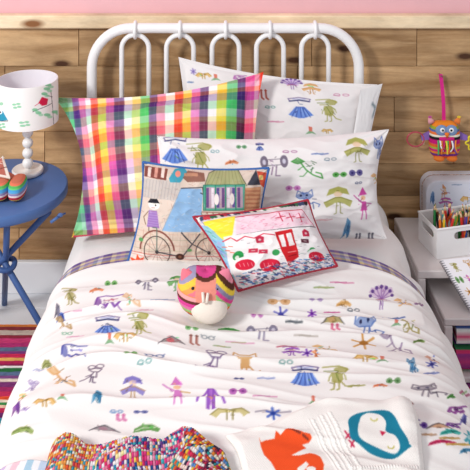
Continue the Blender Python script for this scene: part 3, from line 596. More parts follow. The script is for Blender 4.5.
# plaid pillow
VS=['f1ecf0','e65a4a','f0d46a','e072a8','5c3a78','f4f0f4','ecd88a','7cc878','5a3474','e87aa4']
def plaid_canvas(W,Hh):
    a=np.zeros((Hh,W,3)); bx=np.zeros((W,3)); by=np.zeros((Hh,3))
    seq=[('f0d860',4),('5cc87a',11),('7cd0a0',5),('5a3a84',7),('e884b4',7),('f4ecf0',6),('e4483c',8),('f2cc58',9),('e26ab0',9),('5c3470',11),('f6f2f4',9),('f0e48c',9),('62c46c',10),('5c3470',9),('ea7ca4',9),('f4f2f6',10),('e84a3c',10),('f2d060',9),('dc62b4',9),('5c3470',10),('f6f4f6',9),('ecd84c',11),('52c272',11),('3c2c68',9),('e4509c',10),('f0a4b8',5),('e8483c',4)]
    tot=sum(s for _,s in seq); x=0
    for c,s in seq:
        x1=x+s*W/tot; bx[int(x):int(x1)+1]=H(c); x=x1
    seq2=[('f0d860',3),('e87a9c',7),('f6f0f0',6),('f0923c',6),('5c3c80',11),('50c070',11),('f6f6f4',10),('f0d460',6),('e06038',10),('5cc070',9),('f2e070',9),('e8783c',7),('dc64ac',9),('7a4890',8),('f4f0f4',9),('f0dc70',8),('e8584c',9),('54a878',9),('6c4888',10),('f4eef0',9),('e48050',7)]
    tot=sum(s for _,s in seq2); y=0
    for c,s in seq2:
        y1=y+s*Hh/tot; by[int(y):int(y1)+1]=H(c); y=y1
    a=(bx[None]*.66+by[:,None]*.34); g=a.mean(-1,keepdims=True); a=g+(a-g)*1.0; a=(a-.5)*1.2+.48; a=a*.90+.04
    for i in range(0,W,7): a[:,i]=a[:,i]*.85+.12
    for j in range(3,Hh,8): a[j]=a[j]*.87+.10
    c=Cv(W,Hh,(1,1,1)); c.a=np.clip(a,0,1); return c
cv=plaid_canvas(320,230)
b=4
cv.a[:2]=H('e8683c'); cv.a[-3:]=H('c83c58'); cv.a[:,:3]=H('e8d058'); cv.a[:,-4:]=H('e8402c')
cor=[(-.538,-.190,.748),(.148,-.215,.838),(.115,-.44,.445),(-.428,-.470,.432)]
p,bd,_=pillow('pillow',cor,.080,cv,(.10,.03,.075,.02),(330,240),fl=.13,seed=5,back=.35,wr=.010)
tag(p,'plaid multicoloured square pillow leaning at the left of the headboard','pillow')
# front long pillow
Q=[(157,136),(389,129),(387,238),(150,240)]
cv,pen=printed_canvas(Q,FRONT_PRINT,1.55,380,210,H('ece8e8'))
cor=[sheet_pt(157,136,2.35),sheet_pt(389,129,2.39),sheet_pt(387,239,2.30),sheet_pt(148,244,2.27)]
p,bd,_=pillow('pillow',cor,.075,cv,(.03,.05,.06,.02),(380,210),fl=.0,seed=9,back=.25,wr=.010)
tag(p,'long white pillow with drawn characters, in front of the square ones','pillow')

# ------------------------------------------------------------------ bicycle cushion
Q=[(68,38),(438,52),(405,345),(18,345)]
f=inv_bilinear(Q); W,Hh=300,240
cv=Cv(W,Hh,H('dccabd')); P_=Pen(cv,lambda X,Y:tuple(np.array(f(X,Y))*np.array([W,Hh])),.95)
S,P,E,O,R=P_.S,P_.P,P_.E,P_.O,P_.R
r=random.Random(3)
pal=['c8a48c','b89a90','a8a49a','d8b49a','9ab0a4','c88a78','e0c8b0','9a8498','c0b070','a06a5c']
for _ in range(420):   # hatched stitching everywhere
    X,Y=r.uniform(20,440),r.uniform(40,340); a=r.choice((0.2,1.3,2.6)); l=r.uniform(6,18); S([(X,Y),(X+l*math.cos(a),Y+l*math.sin(a))],1.2,r.choice(pal),.55)
R(60,85,180,140,'b9b4b2',.6)
for k in range(11): S([(70+k*10,88),(66+k*9.5,138)],1,'8f8a92',.7)
P([(74,48),(142,56),(138,86),(72,80)],'7c4038',.95)
for k in range(3): P([(84+k*20,52),(94+k*20,53),(91+k*20,80),(82+k*20,79)],'e0a090' if k%2 else 'f0e0d8',.9)
P([(146,80),(162,56),(188,52),(200,64),(180,90),(150,90)],'3c9cb4',.95); E(172,68,8,8,'e89080'); 
P([(186,78),(200,60),(248,66),(252,86),(200,90)],'8a5a4c',.9); R(190,66,230,74,'c08a70')
P([(182,106),(240,106),(244,125),(238,228),(128,228),(160,160)],'8cb4dc',.97)
for _ in range(70): X,Y=r.uniform(140,236),r.uniform(112,224); S([(X,Y),(X+6,Y+2)],1,r.choice(['a8c8e8','7ca4d0','c4dcf0']),.6) if X>180-(Y-106)*.4 else None
S([(182,106),(244,102),(246,122),(238,118)],2.2,'40404a'); S([(182,106),(128,228)],1,'7090b0')
# dome roofed house
P([(250,96),(262,66),(300,52),(345,54),(372,100)],'a8aa78',.95)
for k in range(9): S([(256+k*13,96),(280+k*8,56)],1,'7c7c50',.8)
S([(250,96),(262,66),(300,52),(345,54),(372,100)],1.6,'5a5a48')
R(246,96,366,166,'58a890'); R(252,102,360,160,'b8a0b0')
for k in range(7): R(254+k*15,104,262+k*15,158,('6a4a80','e8dce4','5c5090')[k%3],.95)
for k in range(4): R(250+k*29,96,254+k*29,166,'3c8c74')
E(284,135,7,16,'f0e4e0'); E(328,135,7,16,'f0e4e0'); S([(246,96),(366,96),(366,166),(246,166),(246,96)],1.5,'2c6c5c')
P([(372,98),(400,56),(412,100)],'3a3c48',.97); P([(402,60),(432,66),(424,112),(412,100)],'c84a34',.95); R(408,72,420,86,'e8d080')
P([(366,106),(414,106),(406,190),(362,180)],'c07c54',.8)
for k in range(12): S([(368,108+k*6),(410,112+k*6)],1,'7c4030' if k%2 else 'e4c090',.8)
for k in range(10): S([(240+k*17,172),(250+k*17,196)],1.6,'a04a44' if k%2 else '5a6848',.8); S([(256+k*17,172),(246+k*17,196)],1,'803a3a',.7)
S([(242,170),(400,176)],1.5,'8a4a40'); S([(240,200),(400,204)],1.5,'8a4a40')
R(40,228,405,340,'d9c4b2',.55)
for k in range(16): S([(50+k*22,232),(44+k*22,300)],1,r.choice(['b06a58','8a9a78','a89088']),.6); 
for k in range(5): S([(36,236+k*17),(400,236+k*17)],1,r.choice(['b06a58','c8907c','8a9a78']),.6)
R(24,300,400,345,'e6dad2',.8); S([(30,300),(400,306)],1.6,'c0504a'); S([(34,306),(250,318)],1,'d0706a')
# rider
E(103,158,17,13,'f4efe8'); P([(84,153),(92,141),(112,140),(120,152)],'24242c'); E(108,158,2.4,2.4,'222222'); S([(96,166),(106,166)],1,'a04040')
P([(88,174),(112,174),(120,222),(82,222)],'9a74b8',.97)
for k in range(6): S([(84,180+k*7),(118,180+k*7)],1,'c0a4d8',.8)
S([(86,178),(72,196),(78,216)],2,'7c5c48'); S([(88,222),(88,236)],1.8,'5a4844')
# bicycle
for cx in(112,262):
    O(cx,292,38,46,2.2,'3a2c2c',.95,n=26)
    for k in range(12): t=k*PI/6; S([(cx,292),(cx+36*math.cos(t),292+44*math.sin(t))],1,'7c6c6a',.85)
    E(cx,292,5,6,'3a2c2c')
O(112,288,50,58,4,'7a4038',.9,PI,2*PI-.05); S([(112,292),(112,222),(100,222)],2.4,'5c7068')
S([(184,230),(214,264),(186,304),(112,292)],3.2,'45444c'); S([(214,264),(236,234)],3,'45444c'); S([(214,264),(262,292)],2.4,'45444c')
E(178,306,13,12,'4c2c28'); E(178,306,5,5,'8a5a40')
P([(30,318),(48,322),(52,306),(62,318),(74,310),(66,334),(40,336)],'e8502c',.97)
E(64,262,7,6,'5c9c60'); E(206,284,7,5,'6ca068'); 
for _ in range(330):
    X,Y=r.uniform(20,435),r.uniform(44,342); a=r.choice((0.1,1.4,2.5)); l=r.uniform(4,11); S([(X,Y),(X+l*math.cos(a),Y+l*math.sin(a))],1,r.choice(pal+['f0ece6','6a6468','f4f0ea']),.42)
cor=[sheet_pt(143,162,2.195),sheet_pt(269,168,2.19),sheet_pt(258,267,2.13),sheet_pt(126,266,2.13)]
p,bd,_=pillow('cushion',cor,.065,cv,(.045,.03,.045,.02),(290,230),seed=21,wr=.006,back=.35)
tag(p,'square cushion with an embroidered bicycle and townhouses, blue piped edge','cushion')
MB().tube(bd[::3],.0036,8,closed=True).build('piping',mat('blue_piping','3c68ac',.8),p)['label']='blue piping'

# ------------------------------------------------------------------ red door house cushion
Q=[(36,75),(355,28),(435,210),(158,280)]
f=inv_bilinear(Q); W,Hh=260,180
cv=Cv(W,Hh,H('efe6ea')); P_=Pen(cv,lambda X,Y:tuple(np.array(f(X,Y))*np.array([W,Hh])),.85)
S,P,E,O,R=P_.S,P_.P,P_.E,P_.O,P_.R
r=random.Random(9)
P([(36,75),(355,28),(362,58),(45,100)],'d6ccd0')
for k in range(34):
    X=50+k*9; Y=80-k*1.35; E(X,Y+3,6,7,r.choice(['2c2c30','3a6a48','c8404a','f0ece8','404a6a','d8d8c0'])); 
P([(62,92),(145,80),(132,150),(76,142)],'f2e23c',.95)
for _ in range(16): X,Y=r.uniform(70,130),r.uniform(90,138); S([(X,Y),(X+10,Y-3)],1.2,r.choice(['f8f0a0','e8c820']),.8)
P([(148,84),(330,62),(362,104),(142,138)],'f4d4e0',.97)
for _ in range(70): X,Y=r.uniform(155,340),r.uniform(74,122); S([(X,Y),(X+r.uniform(3,12),Y-2+r.uniform(-4,4))],1.2,r.choice(['e06a98','d04a70','f0a8c4']),.8)
S([(145,84),(330,61)],2.4,'c02840'); S([(142,138),(370,108)],2.4,'3c3840'); S([(330,62),(366,108)],2,'b83048')
for X in(262,290,318): S([(X,74),(X+6,100)],2.4,'c4203c'); S([(X-10,90),(X+16,84)],2.2,'c4203c')
P([(44,96),(74,104),(116,152),(132,205),(156,268),(100,190)],'8cc4e4',.9); 
for _ in range(90): X=r.uniform(48,140);Y=100+(X-44)*1.4+r.uniform(-30,26); S([(X,Y),(X+8,Y+8)],1.8,r.choice(['6a9cd8','a8d8ec','b8a0d8','5cb88c','7880c8']),.85)
P([(112,140),(366,110),(405,190),(140,238)],'f6f2f2',.9)
S([(112,152),(130,144),(146,154),(166,142),(190,148),(214,136),(244,140)],2.6,'d82c48')
for X,Y in((112,166),(120,176),(126,166),(132,182)): S([(X,Y),(X+10,Y+2)],2,'e85a3c')
for X,Y in((205,153),(333,133)): P([(X-12,Y-5),(X-4,Y-13),(X+10,Y-8),(X+12,Y+6),(X-8,Y+8)],'c82848',.95); E(X,Y-1,4,3,'f4c0c8')
for X,Y in((188,181),(214,184),(330,153)): P([(X-12,Y-5),(X+12,Y-6),(X+12,Y+5),(X-12,Y+5)],'d03450' if Y>160 else '5a2838',.95); S([(X-4,Y),(X+4,Y)],1.6,'f4e0e0')
for _ in range(34): X,Y=r.uniform(150,380),r.uniform(150,205); S([(X,Y),(X+7,Y-1)],1,r.choice(['5a5060','b0a0b0','8ca8a0']),.7)
# red door
P([(244,132),(292,122),(312,196),(284,216),(262,182)],'d02028',.98); P([(255,140),(269,137),(276,170),(264,172)],'f6f0f0'); P([(275,136),(289,132),(299,166),(284,169)],'f6f0f0'); S([(280,186),(302,182)],2,'f0a0a0'); S([(283,196),(304,190)],2,'8a1018')
E(152,192,13,12,'2c9a50'); E(150,196,5,5,'e8f4e8'); E(248,186,10,8,'3ca058'); E(352,176,10,7,'3ca058'); E(345,182,9,6,'58b068')
for X,Y,a,b in((170,216,24,14),(234,218,28,16),(366,192,26,13)):
    E(X,Y,a+8,b+7,'f4f4f4'); E(X,Y,a,b,'d42440')
    for k in range(4): S([(X-a*.6+k*a*.4,Y-b*.3),(X-a*.45+k*a*.4,Y+b*.3)],1.2,'f4b0b8')
for _ in range(330):
    t=r.uniform(0,1); X=150+t*285; Y=262-t*68+r.uniform(-22,14); S([(X,Y),(X+9,Y+r.uniform(-3,3))],2,r.choice(['3c6cb8','6ca8dc','283c80','f0f0f4','d02c48','8cc8c0','26284a']),.85)
for _ in range(90):
    t=r.uniform(0,1); X=362+t*66+r.uniform(-8,4); Y=50+t*150; S([(X,Y),(X+5,Y+4)],2,r.choice(['383038','b83c4c','d8d0c8','4a6a50','e8e0e0']),.85)
cor=[sheet_pt(193,217,2.06),sheet_pt(308,200,2.11),sheet_pt(337,266,2.055),sheet_pt(238,291,1.95)]
p,bd,_=pillow('cushion',cor,.06,cv,(.03,.03,.04,.02),(260,180),seed=31,wr=.006,back=.3)
tag(p,'small oblong cushion with a drawn house, red door and red piped edge','cushion')
MB().tube(bd[::3],.0034,8,closed=True).build('piping',mat('red_piping','a8283c',.8),p)['label']='red piping'

# ------------------------------------------------------------------ striped cat toy
cx,cy,cz=-.029,-.905,.534
cat=empty('soft_toy_cat',(cx,cy,cz-.055)); tag(cat,'striped knitted cat toy with a cream muzzle lying on the duvet','soft toy')
nu,nv=140,100
A,B=np.meshgrid(np.linspace(0,2*PI,nu,endpoint=False),np.linspace(0,PI,nv),indexing='ij')
sx=np.sin(B)*np.cos(A); sy=np.sin(B)*np.sin(A); sz=-np.cos(B)
sq=1.0
X=.068*np.sign(sx)*np.abs(sx)**.9; Y=.058*sy; Z=.057*sz*(1+.05*np.cos(2*A))
Z-=.006*np.clip(sz,0,1)*np.exp(-(sx/.4)**2)
pal=['e8579c','8a4030','f29a3c','a8a0b8','c8dc78','e84a98','f0803c','f6c848','5c3428','f4a8bc']
def band(v,seq): return np.array([H(c) for c in seq])[(np.floor(v).astype(int))%len(seq)]
Cc=band((sz+1)*6.5,['e8c058','8c88a8','ee7c3c','a8cc80','e87ab0','dc4498','6c3830','f0a8a8','f08a44','e0d090','e84c94','dc4498','e88a9c'])
rt=(sx>.28); Cr=band((sx*1.1+sz*.9+2)*6,['f08a3c','98cc80','e04a94','8c88a8','f0d048','5c3428','f0a0b0'])
lt=(sx<-.25)&(sz>.25); Cl=band((sx*-.8+sz+2)*5.5,['f4c84c','a098b8','f07c8c','f4a058'])
tp=(sz>.05)&(sx>-.30)&(sx<.32); tt=sz-.35*sx*sx; Ct=np.where((tt>.94)[...,None],np.array(H('d8488c')),np.where((tt>.90)[...,None],np.array(H('d8488c')),np.where((tt>.80)[...,None],np.array(H('5c3428')),np.array(H('ea9484')))))
Cc=np.where(rt[...,None],Cr,Cc); Cc=np.where(lt[...,None],Cl,Cc); Cc=np.where(tp[...,None],Ct,Cc)
V=np.stack([X,Y,Z],-1).reshape(-1,3)
V+=np.stack([sx,sy,sz],-1).reshape(-1,3)*(.0009*np.sin(B*110)*np.sin(A*90)).ravel()[:,None]
V[:,2]+=.055
mesh_obj('body',V,grid_faces(nu,nv,closed=True,flip=False),M_knit,parent=cat,cols=Cc.reshape(-1,3))
MB().ball((.008,-.038,.036),(.043,.031,.034),28,18).build('muzzle',mat('cream_knit','f0e6da',.95,bump=.6,bscale=420),cat)['label']='cream muzzle'
nb=MB().tube([(-.006,-.056,.082),(-.005,-.064,.072),(-.004,-.068,.064)],.0035,8); nb.tube([(.006,-.056,.080),(.004,-.064,.072),(.003,-.068,.064)],.0035,8); nb.build('nose',mat('cream_knit','f0e6da'),cat)
for (a,b) in((-.029,.083),(.027,.080)):
    MB().ball((a,-.043,b),(.0042,.003,.0042),12,8).build('eye',mat('black_bead','1c1c20',.2),cat)
for sgn,c in((-1,'f07c8c'),(1,'e8849c')):
    e_=MB(); e_.lathe([(.019,0),(.017,.008),(.011,.018),(.003,.027),(0,.028)],(0,0,0),16,sy=.45); 
    V=np.array(e_.v)@roty(sgn*.55).T+np.array([sgn*.040,-.012,.088]); e_.v=[tuple(v) for v in V]
    e_.build('ear',mat('ear_'+c,c,.95,bump=.5,bscale=400),cat)

# ------------------------------------------------------------------ pastel striped folded cloth, colourful throw, white knitted blanket (all on the duvet)
def lay(name,Xg,Yg,thick,C,m,bump=0,edge=.02,flat=False):
    nu,nv=Xg.shape
    z=duvet_z(Xg,Yg)
    k=9
    zs=z.copy()
    for _ in range(3):                                   # rest on the high spots of what lies below
        zp=np.pad(zs,1,mode='edge'); zs=np.maximum(z,(zp[:-2,1:-1]+zp[2:,1:-1]+zp[1:-1,:-2]+zp[1:-1,2:])/4)
    Zt=zs+thick+bump
    Zb=zs+.0015
    Pt=np.stack([Xg,Yg,Zt],-1).reshape(-1,3); Pb=np.stack([Xg,Yg,np.minimum(Zb,Zt-.001)],-1).reshape(-1,3)
    # close the rim
    F1=grid_faces(nu,nv,flip=True); F2=grid_faces(nu,nv,nu*nv,flip=False)
    idx=np.arange(nu*nv).reshape(nu,nv); b=np.concatenate([idx[:,0],idx[-1,1:],idx[::-1,-1][1:],idx[0,::-1][1:-1]])
    b2=np.roll(b,-1); F3=np.stack([b,b2,b2+nu*nv,b+nu*nv],-1)
    return mesh_obj(name,np.concatenate([Pt,Pb]),np.concatenate([F1,F2,F3]),m,cols=np.concatenate([C.reshape(-1,3)]*2))
# pastel cloth
nu,nv=220,180
a,b=np.meshgrid(np.linspace(0,1,nu),np.linspace(0,1,nv),indexing='ij')
xx=-.445+a*.36; yy=-1.345-b*.36-.01*a+.012*np.sin(a*9)
C=band(a*26+.6*fbm(a*3,b*3,2),['e8eef2','b8d0e6','f2eef2','c8b8dc','f4e8ec','e8c8d4','f2f2f4','a8cce0'])
pc=lay('folded_cloth',xx,yy,.006+.005*np.clip(np.minimum(b,.1)/.1,0,1),C,M_cloth)
tag(pc,'pastel striped cloth peeping out left of the colourful throw','blanket')
# colourful throw
edge_px=[(49,470,.0),(49,452,0),(50,438,0),(54,431,0),(66,428,0),(77,431,0),(86,437,0),(110,439,0),(140,438,0),(163,437,0),(171,431,0),(181,427,0),(190,430,0),(203,439,0),(218,446,0),(226,453,0)]
nu,nv=300,280
ex=np.array([at(p,q,.505) for p,q,_ in edge_px[2:]])
xs_=np.linspace(ex[0,0],ex[-1,0],nu); yb=np.interp(xs_,ex[:,0],ex[:,1]); 
a,b=np.meshgrid(np.linspace(0,1,nu),np.linspace(0,1,nv),indexing='ij')
xx=xs_[:,None]+b*(.012+.115*a); yy=yb[:,None]*(1-b)+b*(-1.70)
# folds: two soft ridges running to the foot
ux=(xx-xs_[0])/(xs_[-1]-xs_[0])
ridge=.018*np.exp(-((ux-.10-.05*b)/.10)**2)+.020*np.exp(-((ux-.80-.25*b)/.13)**2)+.022*np.exp(-((ux-.47)/.17)**2)
ed=np.minimum(np.minimum(b*nv/14,a*nu/12),(1-a)*nu/12); ed=np.sqrt(np.clip(ed,0,1)*(2-np.clip(ed,0,1)))
cell=.0046
ca,sa=math.cos(.5),math.sin(.5)
wv=.010*fbm(xx*9,yy*9,7)
gx=(xx+wv)/cell; gy=(yy+wv)/cell
zone=ux+.12*fbm(xx*12,yy*12,3)
ang=np.where(zone>.72,-.55,np.where(zone>.3,.25,.05))
g1=gx*np.cos(ang)+gy*np.sin(ang); g2=(-gx*np.sin(ang)+gy*np.cos(ang))
i1=np.floor(g1).astype(int); i2=np.floor(g2*.62).astype(int)
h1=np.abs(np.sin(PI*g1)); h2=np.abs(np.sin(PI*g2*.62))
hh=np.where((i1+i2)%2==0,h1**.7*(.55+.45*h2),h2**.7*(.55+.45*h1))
rnd=((np.sin(i1*127.1+i2*311.7)*43758.5)%1.0); rnd2=((np.sin(i1*269.5+i2*183.3)*43758.5)%1.0)
pA=np.array([H(c) for c in['f2b23c','f08a34','f4d868','e8583c','f6ead0','e87a9c','f2a050','3c9cb4','f4e4a0','c83c50']])
pB=np.array([H(c) for c in['e43c84','2c86b8','f4ecf0','d82c6c','6c3c90','f4f0f4','3cb4c0','f08ab0','2c4c90','f0a8c0']])
pC=np.array([H(c) for c in['d83058','f2c040','3c2c4c','2ca0a0','f4ece8','e8642c','8c2c50','5c8cc8','f4d8d0','b82c48']])
iA=(rnd*10).astype(int)%10
C=np.where((zone<.27)[...,None],pA[iA],np.where((zone<.72)[...,None],pB[iA],pC[iA]))
mix=(rnd2>.80); C=np.where(mix[...,None],pA[(rnd2*97).astype(int)%10],C)
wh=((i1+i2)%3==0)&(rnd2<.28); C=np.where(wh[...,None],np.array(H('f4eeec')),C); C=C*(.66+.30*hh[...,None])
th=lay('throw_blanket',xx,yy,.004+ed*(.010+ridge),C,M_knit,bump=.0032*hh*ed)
tag(th,'chunky woven multicoloured throw bunched at the foot of the bed','throw blanket')
# white knitted blanket
Pl=[at(226,429,.50),at(411,387,.50)]; P0=np.array(Pl[0]); P1=np.array(Pl[1]); P2=np.array([.345,-1.72]); P3=np.array([.165,-1.72])
P3=np.array([.155,-1.72])
nu,nv=300,320
a,b=np.meshgrid(np.linspace(0,1,nu),np.linspace(0,1,nv),indexing='ij')
e_=lambda q:q[...,None]
PP=P0*e_((1-a)*(1-b))+P1*e_(a*(1-b))+P2*e_(a*b)+P3*e_((1-a)*b)
xx=PP[...,0]+.004*np.sin(b*14); yy=PP[...,1]+.016*np.sin(a*PI)*(1-b)-.010*np.sin(a*8)*(1-b)
x0,x1,y0,y1=-.02,.46,-1.14,-1.76; kk=.0015; W=int((x1-x0)/kk); Hh=int((y0-y1)/kk)
cv=Cv(W,Hh,H('f1ede9')); hv=Cv(W,Hh,(0,0,0))
fm=lambda X,Y:(lambda q:((q[0]-x0)/kk,(y0-q[1])/kk))(at(X,Y,.505))
P_=Pen(cv,fm,1.6); G_=Pen(hv,fm,1.4)
def smc(P):
    P=list(P); return [tuple(q) for q in catmull(P[-2:]+P+P[:2],5)[5:-5]][5:-5]
P_.P([(259,435),(261,440),(265,437.5),(270,436),(274.5,434.6),(276,428),(280.4,431.5),(285,428),(288,424.5),(293,424.5),(298,428),(304,429.5),(310,430),(312,432),(309,435),(302,437),(306,440),(298,445),(291,449),(299,449),(310,446),(316,447),(320.5,450),(324,458),(323,466),(318,476),(308,488),(290,492),(281,485),(277,472),(276,464),(271,456),(264,450),(261,444)],'ee5526')
P_.E(311,463,5,3,'f1ede9'); P_.P([(297,462),(306,455),(309,458),(300,470)],'f1ede9')
P_.S([(289,426),(296,429),(300,430)],1.2,'5a3030'); P_.S([(303,431),(308,433)],1.2,'6a3028')
P_.P(smc([(348,420),(353,413.5),(368,409),(389,408),(401,423),(409,435),(405,441),(391,447),(374,444),(358.7,436.5),(350,431)]),'1b7c98'); P_.P([(398,430),(412,438),(402,443)],'1b7c98')
P_.P(smc([(360.6,414.5),(368,410.5),(380,411.6),(386,417),(386,424),(395,428),(400,437),(396,442.5),(385.5,441),(368,435.5),(358.7,430),(358.5,420)]),'f1ede9')
P_.P([(380,424),(386,425),(382,429)],'c8244c'); P_.O(374,415,3.2,1.6,.9,'b8b048',.9,0,PI); P_.O(391,437,3,1.8,.9,'b8b048',.9,0,PI)
P_.S([(345,427),(350,432)],1.3,'c02c50'); P_.S([(349,434),(354,438)],1.3,'c02c50'); P_.S([(346,432),(349,429)],1.1,'c02c50'); P_.S([(351,438),(354,434)],1.1,'c02c50')
for dx in(0,9,17): 
    for k in range(26): 
        t=k/26; X=312+dx+t*44; Y=417-dx*.35+t*72; G_.S([(X,Y),(X+2.2,Y+1.0)],1.2,(1,1,1))
    G_.S([(309+dx,417-dx*.3),(353+dx,490)],.9,(.5,.5,.5))
for dy in(0,7,14):
    for k in range(24):
        X=352+k*2.8; Y=461+dy-k*.35; G_.S([(X,Y),(X+1,Y+1.6)],1.1,(1,1,1))
uu=(xx-x0)/kk; vv=(y0-yy)/kk
C=cv.get(uu,vv); hgt=hv.get(uu,vv)[...,0]
ed=np.minimum(np.minimum(b*nv/8,(1-a)*nu/8),a*nu/8); ed=np.sqrt(np.clip(ed,0,1))
kn=.0009*np.sin(xx*2*PI/.0045)*np.sin(yy*2*PI/.0055)
puff=.014*np.exp(-((a-.93)/.07)**2)*np.exp(-(b/.22)**2)+.010*(fbm(xx*7,yy*7,19)+.4)
kb=lay('knitted_blanket',xx,yy,.004+ed*(.008+puff),C,M_knit,bump=(kn+.0028*hgt)*ed)
tag(kb,'white knitted blanket with an orange fox and a teal owl','blanket')

# ------------------------------------------------------------------ blue side table
tx,ty=-.676,-.331
tab=empty('side_table',(tx,ty,0)); tag(tab,'round blue tripod side table left of the bed','side table')
MB().lathe([(0,.487),(.196,.487),(.203,.489),(.207,.494),(.207,.514),(.204,.519),(.196,.52),(0,.5195)],(0,0,0),72).build('tabletop',M_blue,tab,auto=40)
K=np.array([.013,0,.285])
for top,foot in(((.066,-.165,.487),(-.055,.255,0)),((.172,-.095,.487),(-.235,.135,0)),((-.165,.10,.487),(.262,-.14,0))):
    top=np.array(top);foot=np.array(foot); q=K+(top-K)*0; d1=np.array([0,0,0])
    MB().tube([foot+np.array([0,0,.001]),foot+(top-foot)*.5,top],.0095,14).build('leg',M_bluedark,tab)
MB().tube([(K[0]+.032*math.cos(t),K[1]+.032*math.sin(t),K[2]-.008+.004*math.sin(t*2)) for t in np.linspace(0,2*PI,24,endpoint=False)],.0085,10,closed=True).build('leg_ring',M_bluedark,tab)
wn=MB().tube([(.182,-.118,.466),(.205,-.110,.480)],.0045,10); wn.ball((.209,-.108,.483),(.008,.007,.006),14,8); wn.tube([(.203,-.118,.486),(.222,-.100,.484)],.003,8); wn.build('wing_bolt',M_blue,tab)

# ------------------------------------------------------------------ lamp
lx,ly=-.612,-.24
lamp=empty('table_lamp',(lx,ly,.5202)); tag(lamp,'white table lamp with beaded stem and owl print shade','lamp')
MB().lathe([(0,0),(.044,0),(.048,.003),(.050,.012),(.047,.016),(.036,.0125),(.016,.012),(.008,.016),(0,.016)],(0,0,0),40).build('base',M_ceramic,lamp,auto=60)
st=MB(); st.tube([(0,0,.012),(0,0,.20)],.006,12)
for k in range(5): st.ball((0,0,.033+.0325*k),(.0172,.0172,.0168),24,14)
st.build('stem',mat('white_beads','f4f2f0',.25),lamp)
nu,nv=300,90; zb,zt_=.170,.304
cv=Cv(900,180,H('f3f0ee'))
def shfn(px,py):
    s=max(-.999,min(.999,(px-27.5)/30.5)); th=math.asin(s); dd=2.54-.098*math.cos(th); h=(py+172)*dd/F; zz=CAMZ-h-.52
    return ((th+PI)/(2*PI)*900,(zt_-zz)/(zt_-zb)*180)
def deco(sh):
    L=Pen(cv,lambda X,Y:(lambda q:(q[0]+sh,q[1]))(shfn(X+(1.2 if X>30 else 0),Y)),3.0)
    L.S([(53,91),(54,105),(54.5,118),(55,130)],1.1,'1c1c22'); L.S([(54,103),(44,109),(38,112)],.7,'1c1c22'); L.S([(54,97),(46,94)],.7,'1c1c22')
    L.P([(43,103),(46,97),(51,99),(50,105),(46,106)],'d01c48'); L.S([(40,106),(45,102)],.8,'d82c54')
    for X,Y in((50,89),(48,94),(43,113),(50,115),(40,110),(56,112),(51,85)): L.E(X,Y,2.6,1.6,'6fbf8c',.8); L.E(X+2,Y+2,2,1.4,'8ccfa4',.7)
    for X,Y in((24,106),(31,124),(8,126)): 
        for t in range(4): L.E(X+3*math.cos(t*1.6+.5),Y+2.2*math.sin(t*1.6+.5),2.2,1.1,'7cc898',.8)
    L.S([(-3,121),(6,121),(15,121)],1,'1c1c22'); L.P([(-2,110),(3,109),(9,111),(15,120),(0,121)],'2c98b8'); L.P([(-2,113),(4,117),(3,120),(-2,120)],'8a6cc0'); L.E(1,112,2.6,2.4,'f8f8f8'); L.E(6,112,2.6,2.4,'f8f8f8'); L.E(1.4,112.4,1,1,'202030'); L.E(6,112.4,1,1,'202030')
    L.S([(-3,104),(4,104)],.8,'1c1c22'); L.E(0,98,3,1.6,'7cc898',.8); L.E(7,104,2.6,1.6,'7cc898',.7)
deco(0); deco(-450); deco(450)
A,Zs=np.meshgrid(np.linspace(0,2*PI,nu,endpoint=False),np.linspace(0,1,nv),indexing='ij')
rr=.098-.002*(1-Zs)
Xo=rr*np.sin(A-PI); Yo=-rr*np.cos(A-PI); Zo=zt_-(zt_-zb)*Zs
C=cv.get(A/(2*PI)*900,Zs*180)
Vo=np.stack([Xo,Yo,Zo],-1).reshape(-1,3); Vi=np.stack([Xo*.975,Yo*.975,Zo],-1).reshape(-1,3)
idx=np.arange(nu*nv).reshape(nu,nv); nb_=nu*nv
rims=[]
for e0 in(0,nv-1):
    q=idx[:,e0]; q2=np.roll(q,-1); rims.append(np.stack([q,q2,q2+nb_,q+nb_],-1))
mesh_obj('lamp_shade',np.concatenate([Vo,Vi]),np.concatenate([grid_faces(nu,nv,closed=True,flip=True),grid_faces(nu,nv,nb_,closed=True)]+rims),M_lacquer,parent=lamp,cols=np.concatenate([C.reshape(-1,3),np.ones((nb_,3))*H('ece8ee')]))
fr=MB()
fr.tube([(0,0,.19),(0,0,.215)],.014,16)
for k in range(3): t=2*PI*k/3; fr.tube([(0,0,.205),(.093*math.cos(t),.093*math.sin(t),.205)],.0018,6)
fr.build('shade_fitting',M_white,lamp)

# ------------------------------------------------------------------ knitted toy on the table
toy=empty('knitted_toy',(-.625,-.405,.5202)); tag(toy,'rainbow striped knitted toy lying on the blue table','soft toy')
SQ=['e87a9c','f0a85c','f0c860','d8304c','c82c44','f0dcd8','8c78b8','9c98b0','58a8dc','4c9cd4','6cc870','58b460','e0785c','c87058']
nu,nv=90,70
A,B=np.meshgrid(np.linspace(0,2*PI,nu,endpoint=False),np.linspace(0,PI,nv),indexing='ij')
sx=np.sin(B)*np.cos(A); sy=np.sin(B)*np.sin(A); sz=-np.cos(B)
for k,(ox,wx) in enumerate(((.023,.0245),(-.024,.0255),(-.072,.0255))):
    se=lambda s,p_:np.sign(s)*np.abs(s)**p_
    V=np.stack([ox+wx*se(sx,.75),.052*se(sy,.8),.030+.030*se(sz,.7)],-1).reshape(-1,3)
    Cc=band(np.clip((np.sign(sz)*np.abs(sz)**.7+1)/2,0,.999)*13.99,SQ).reshape(-1,3)
    mesh_obj('foot' ,V,grid_faces(nu,nv,closed=True),M_knit,parent=toy,cols=Cc)
hat=Cv(90,80,H('eadfd4')); hp=Pen(hat,lambda X,Y:(X,Y),1)
hp.P([(45,8),(12,72),(78,72)],'b86a5c'); 
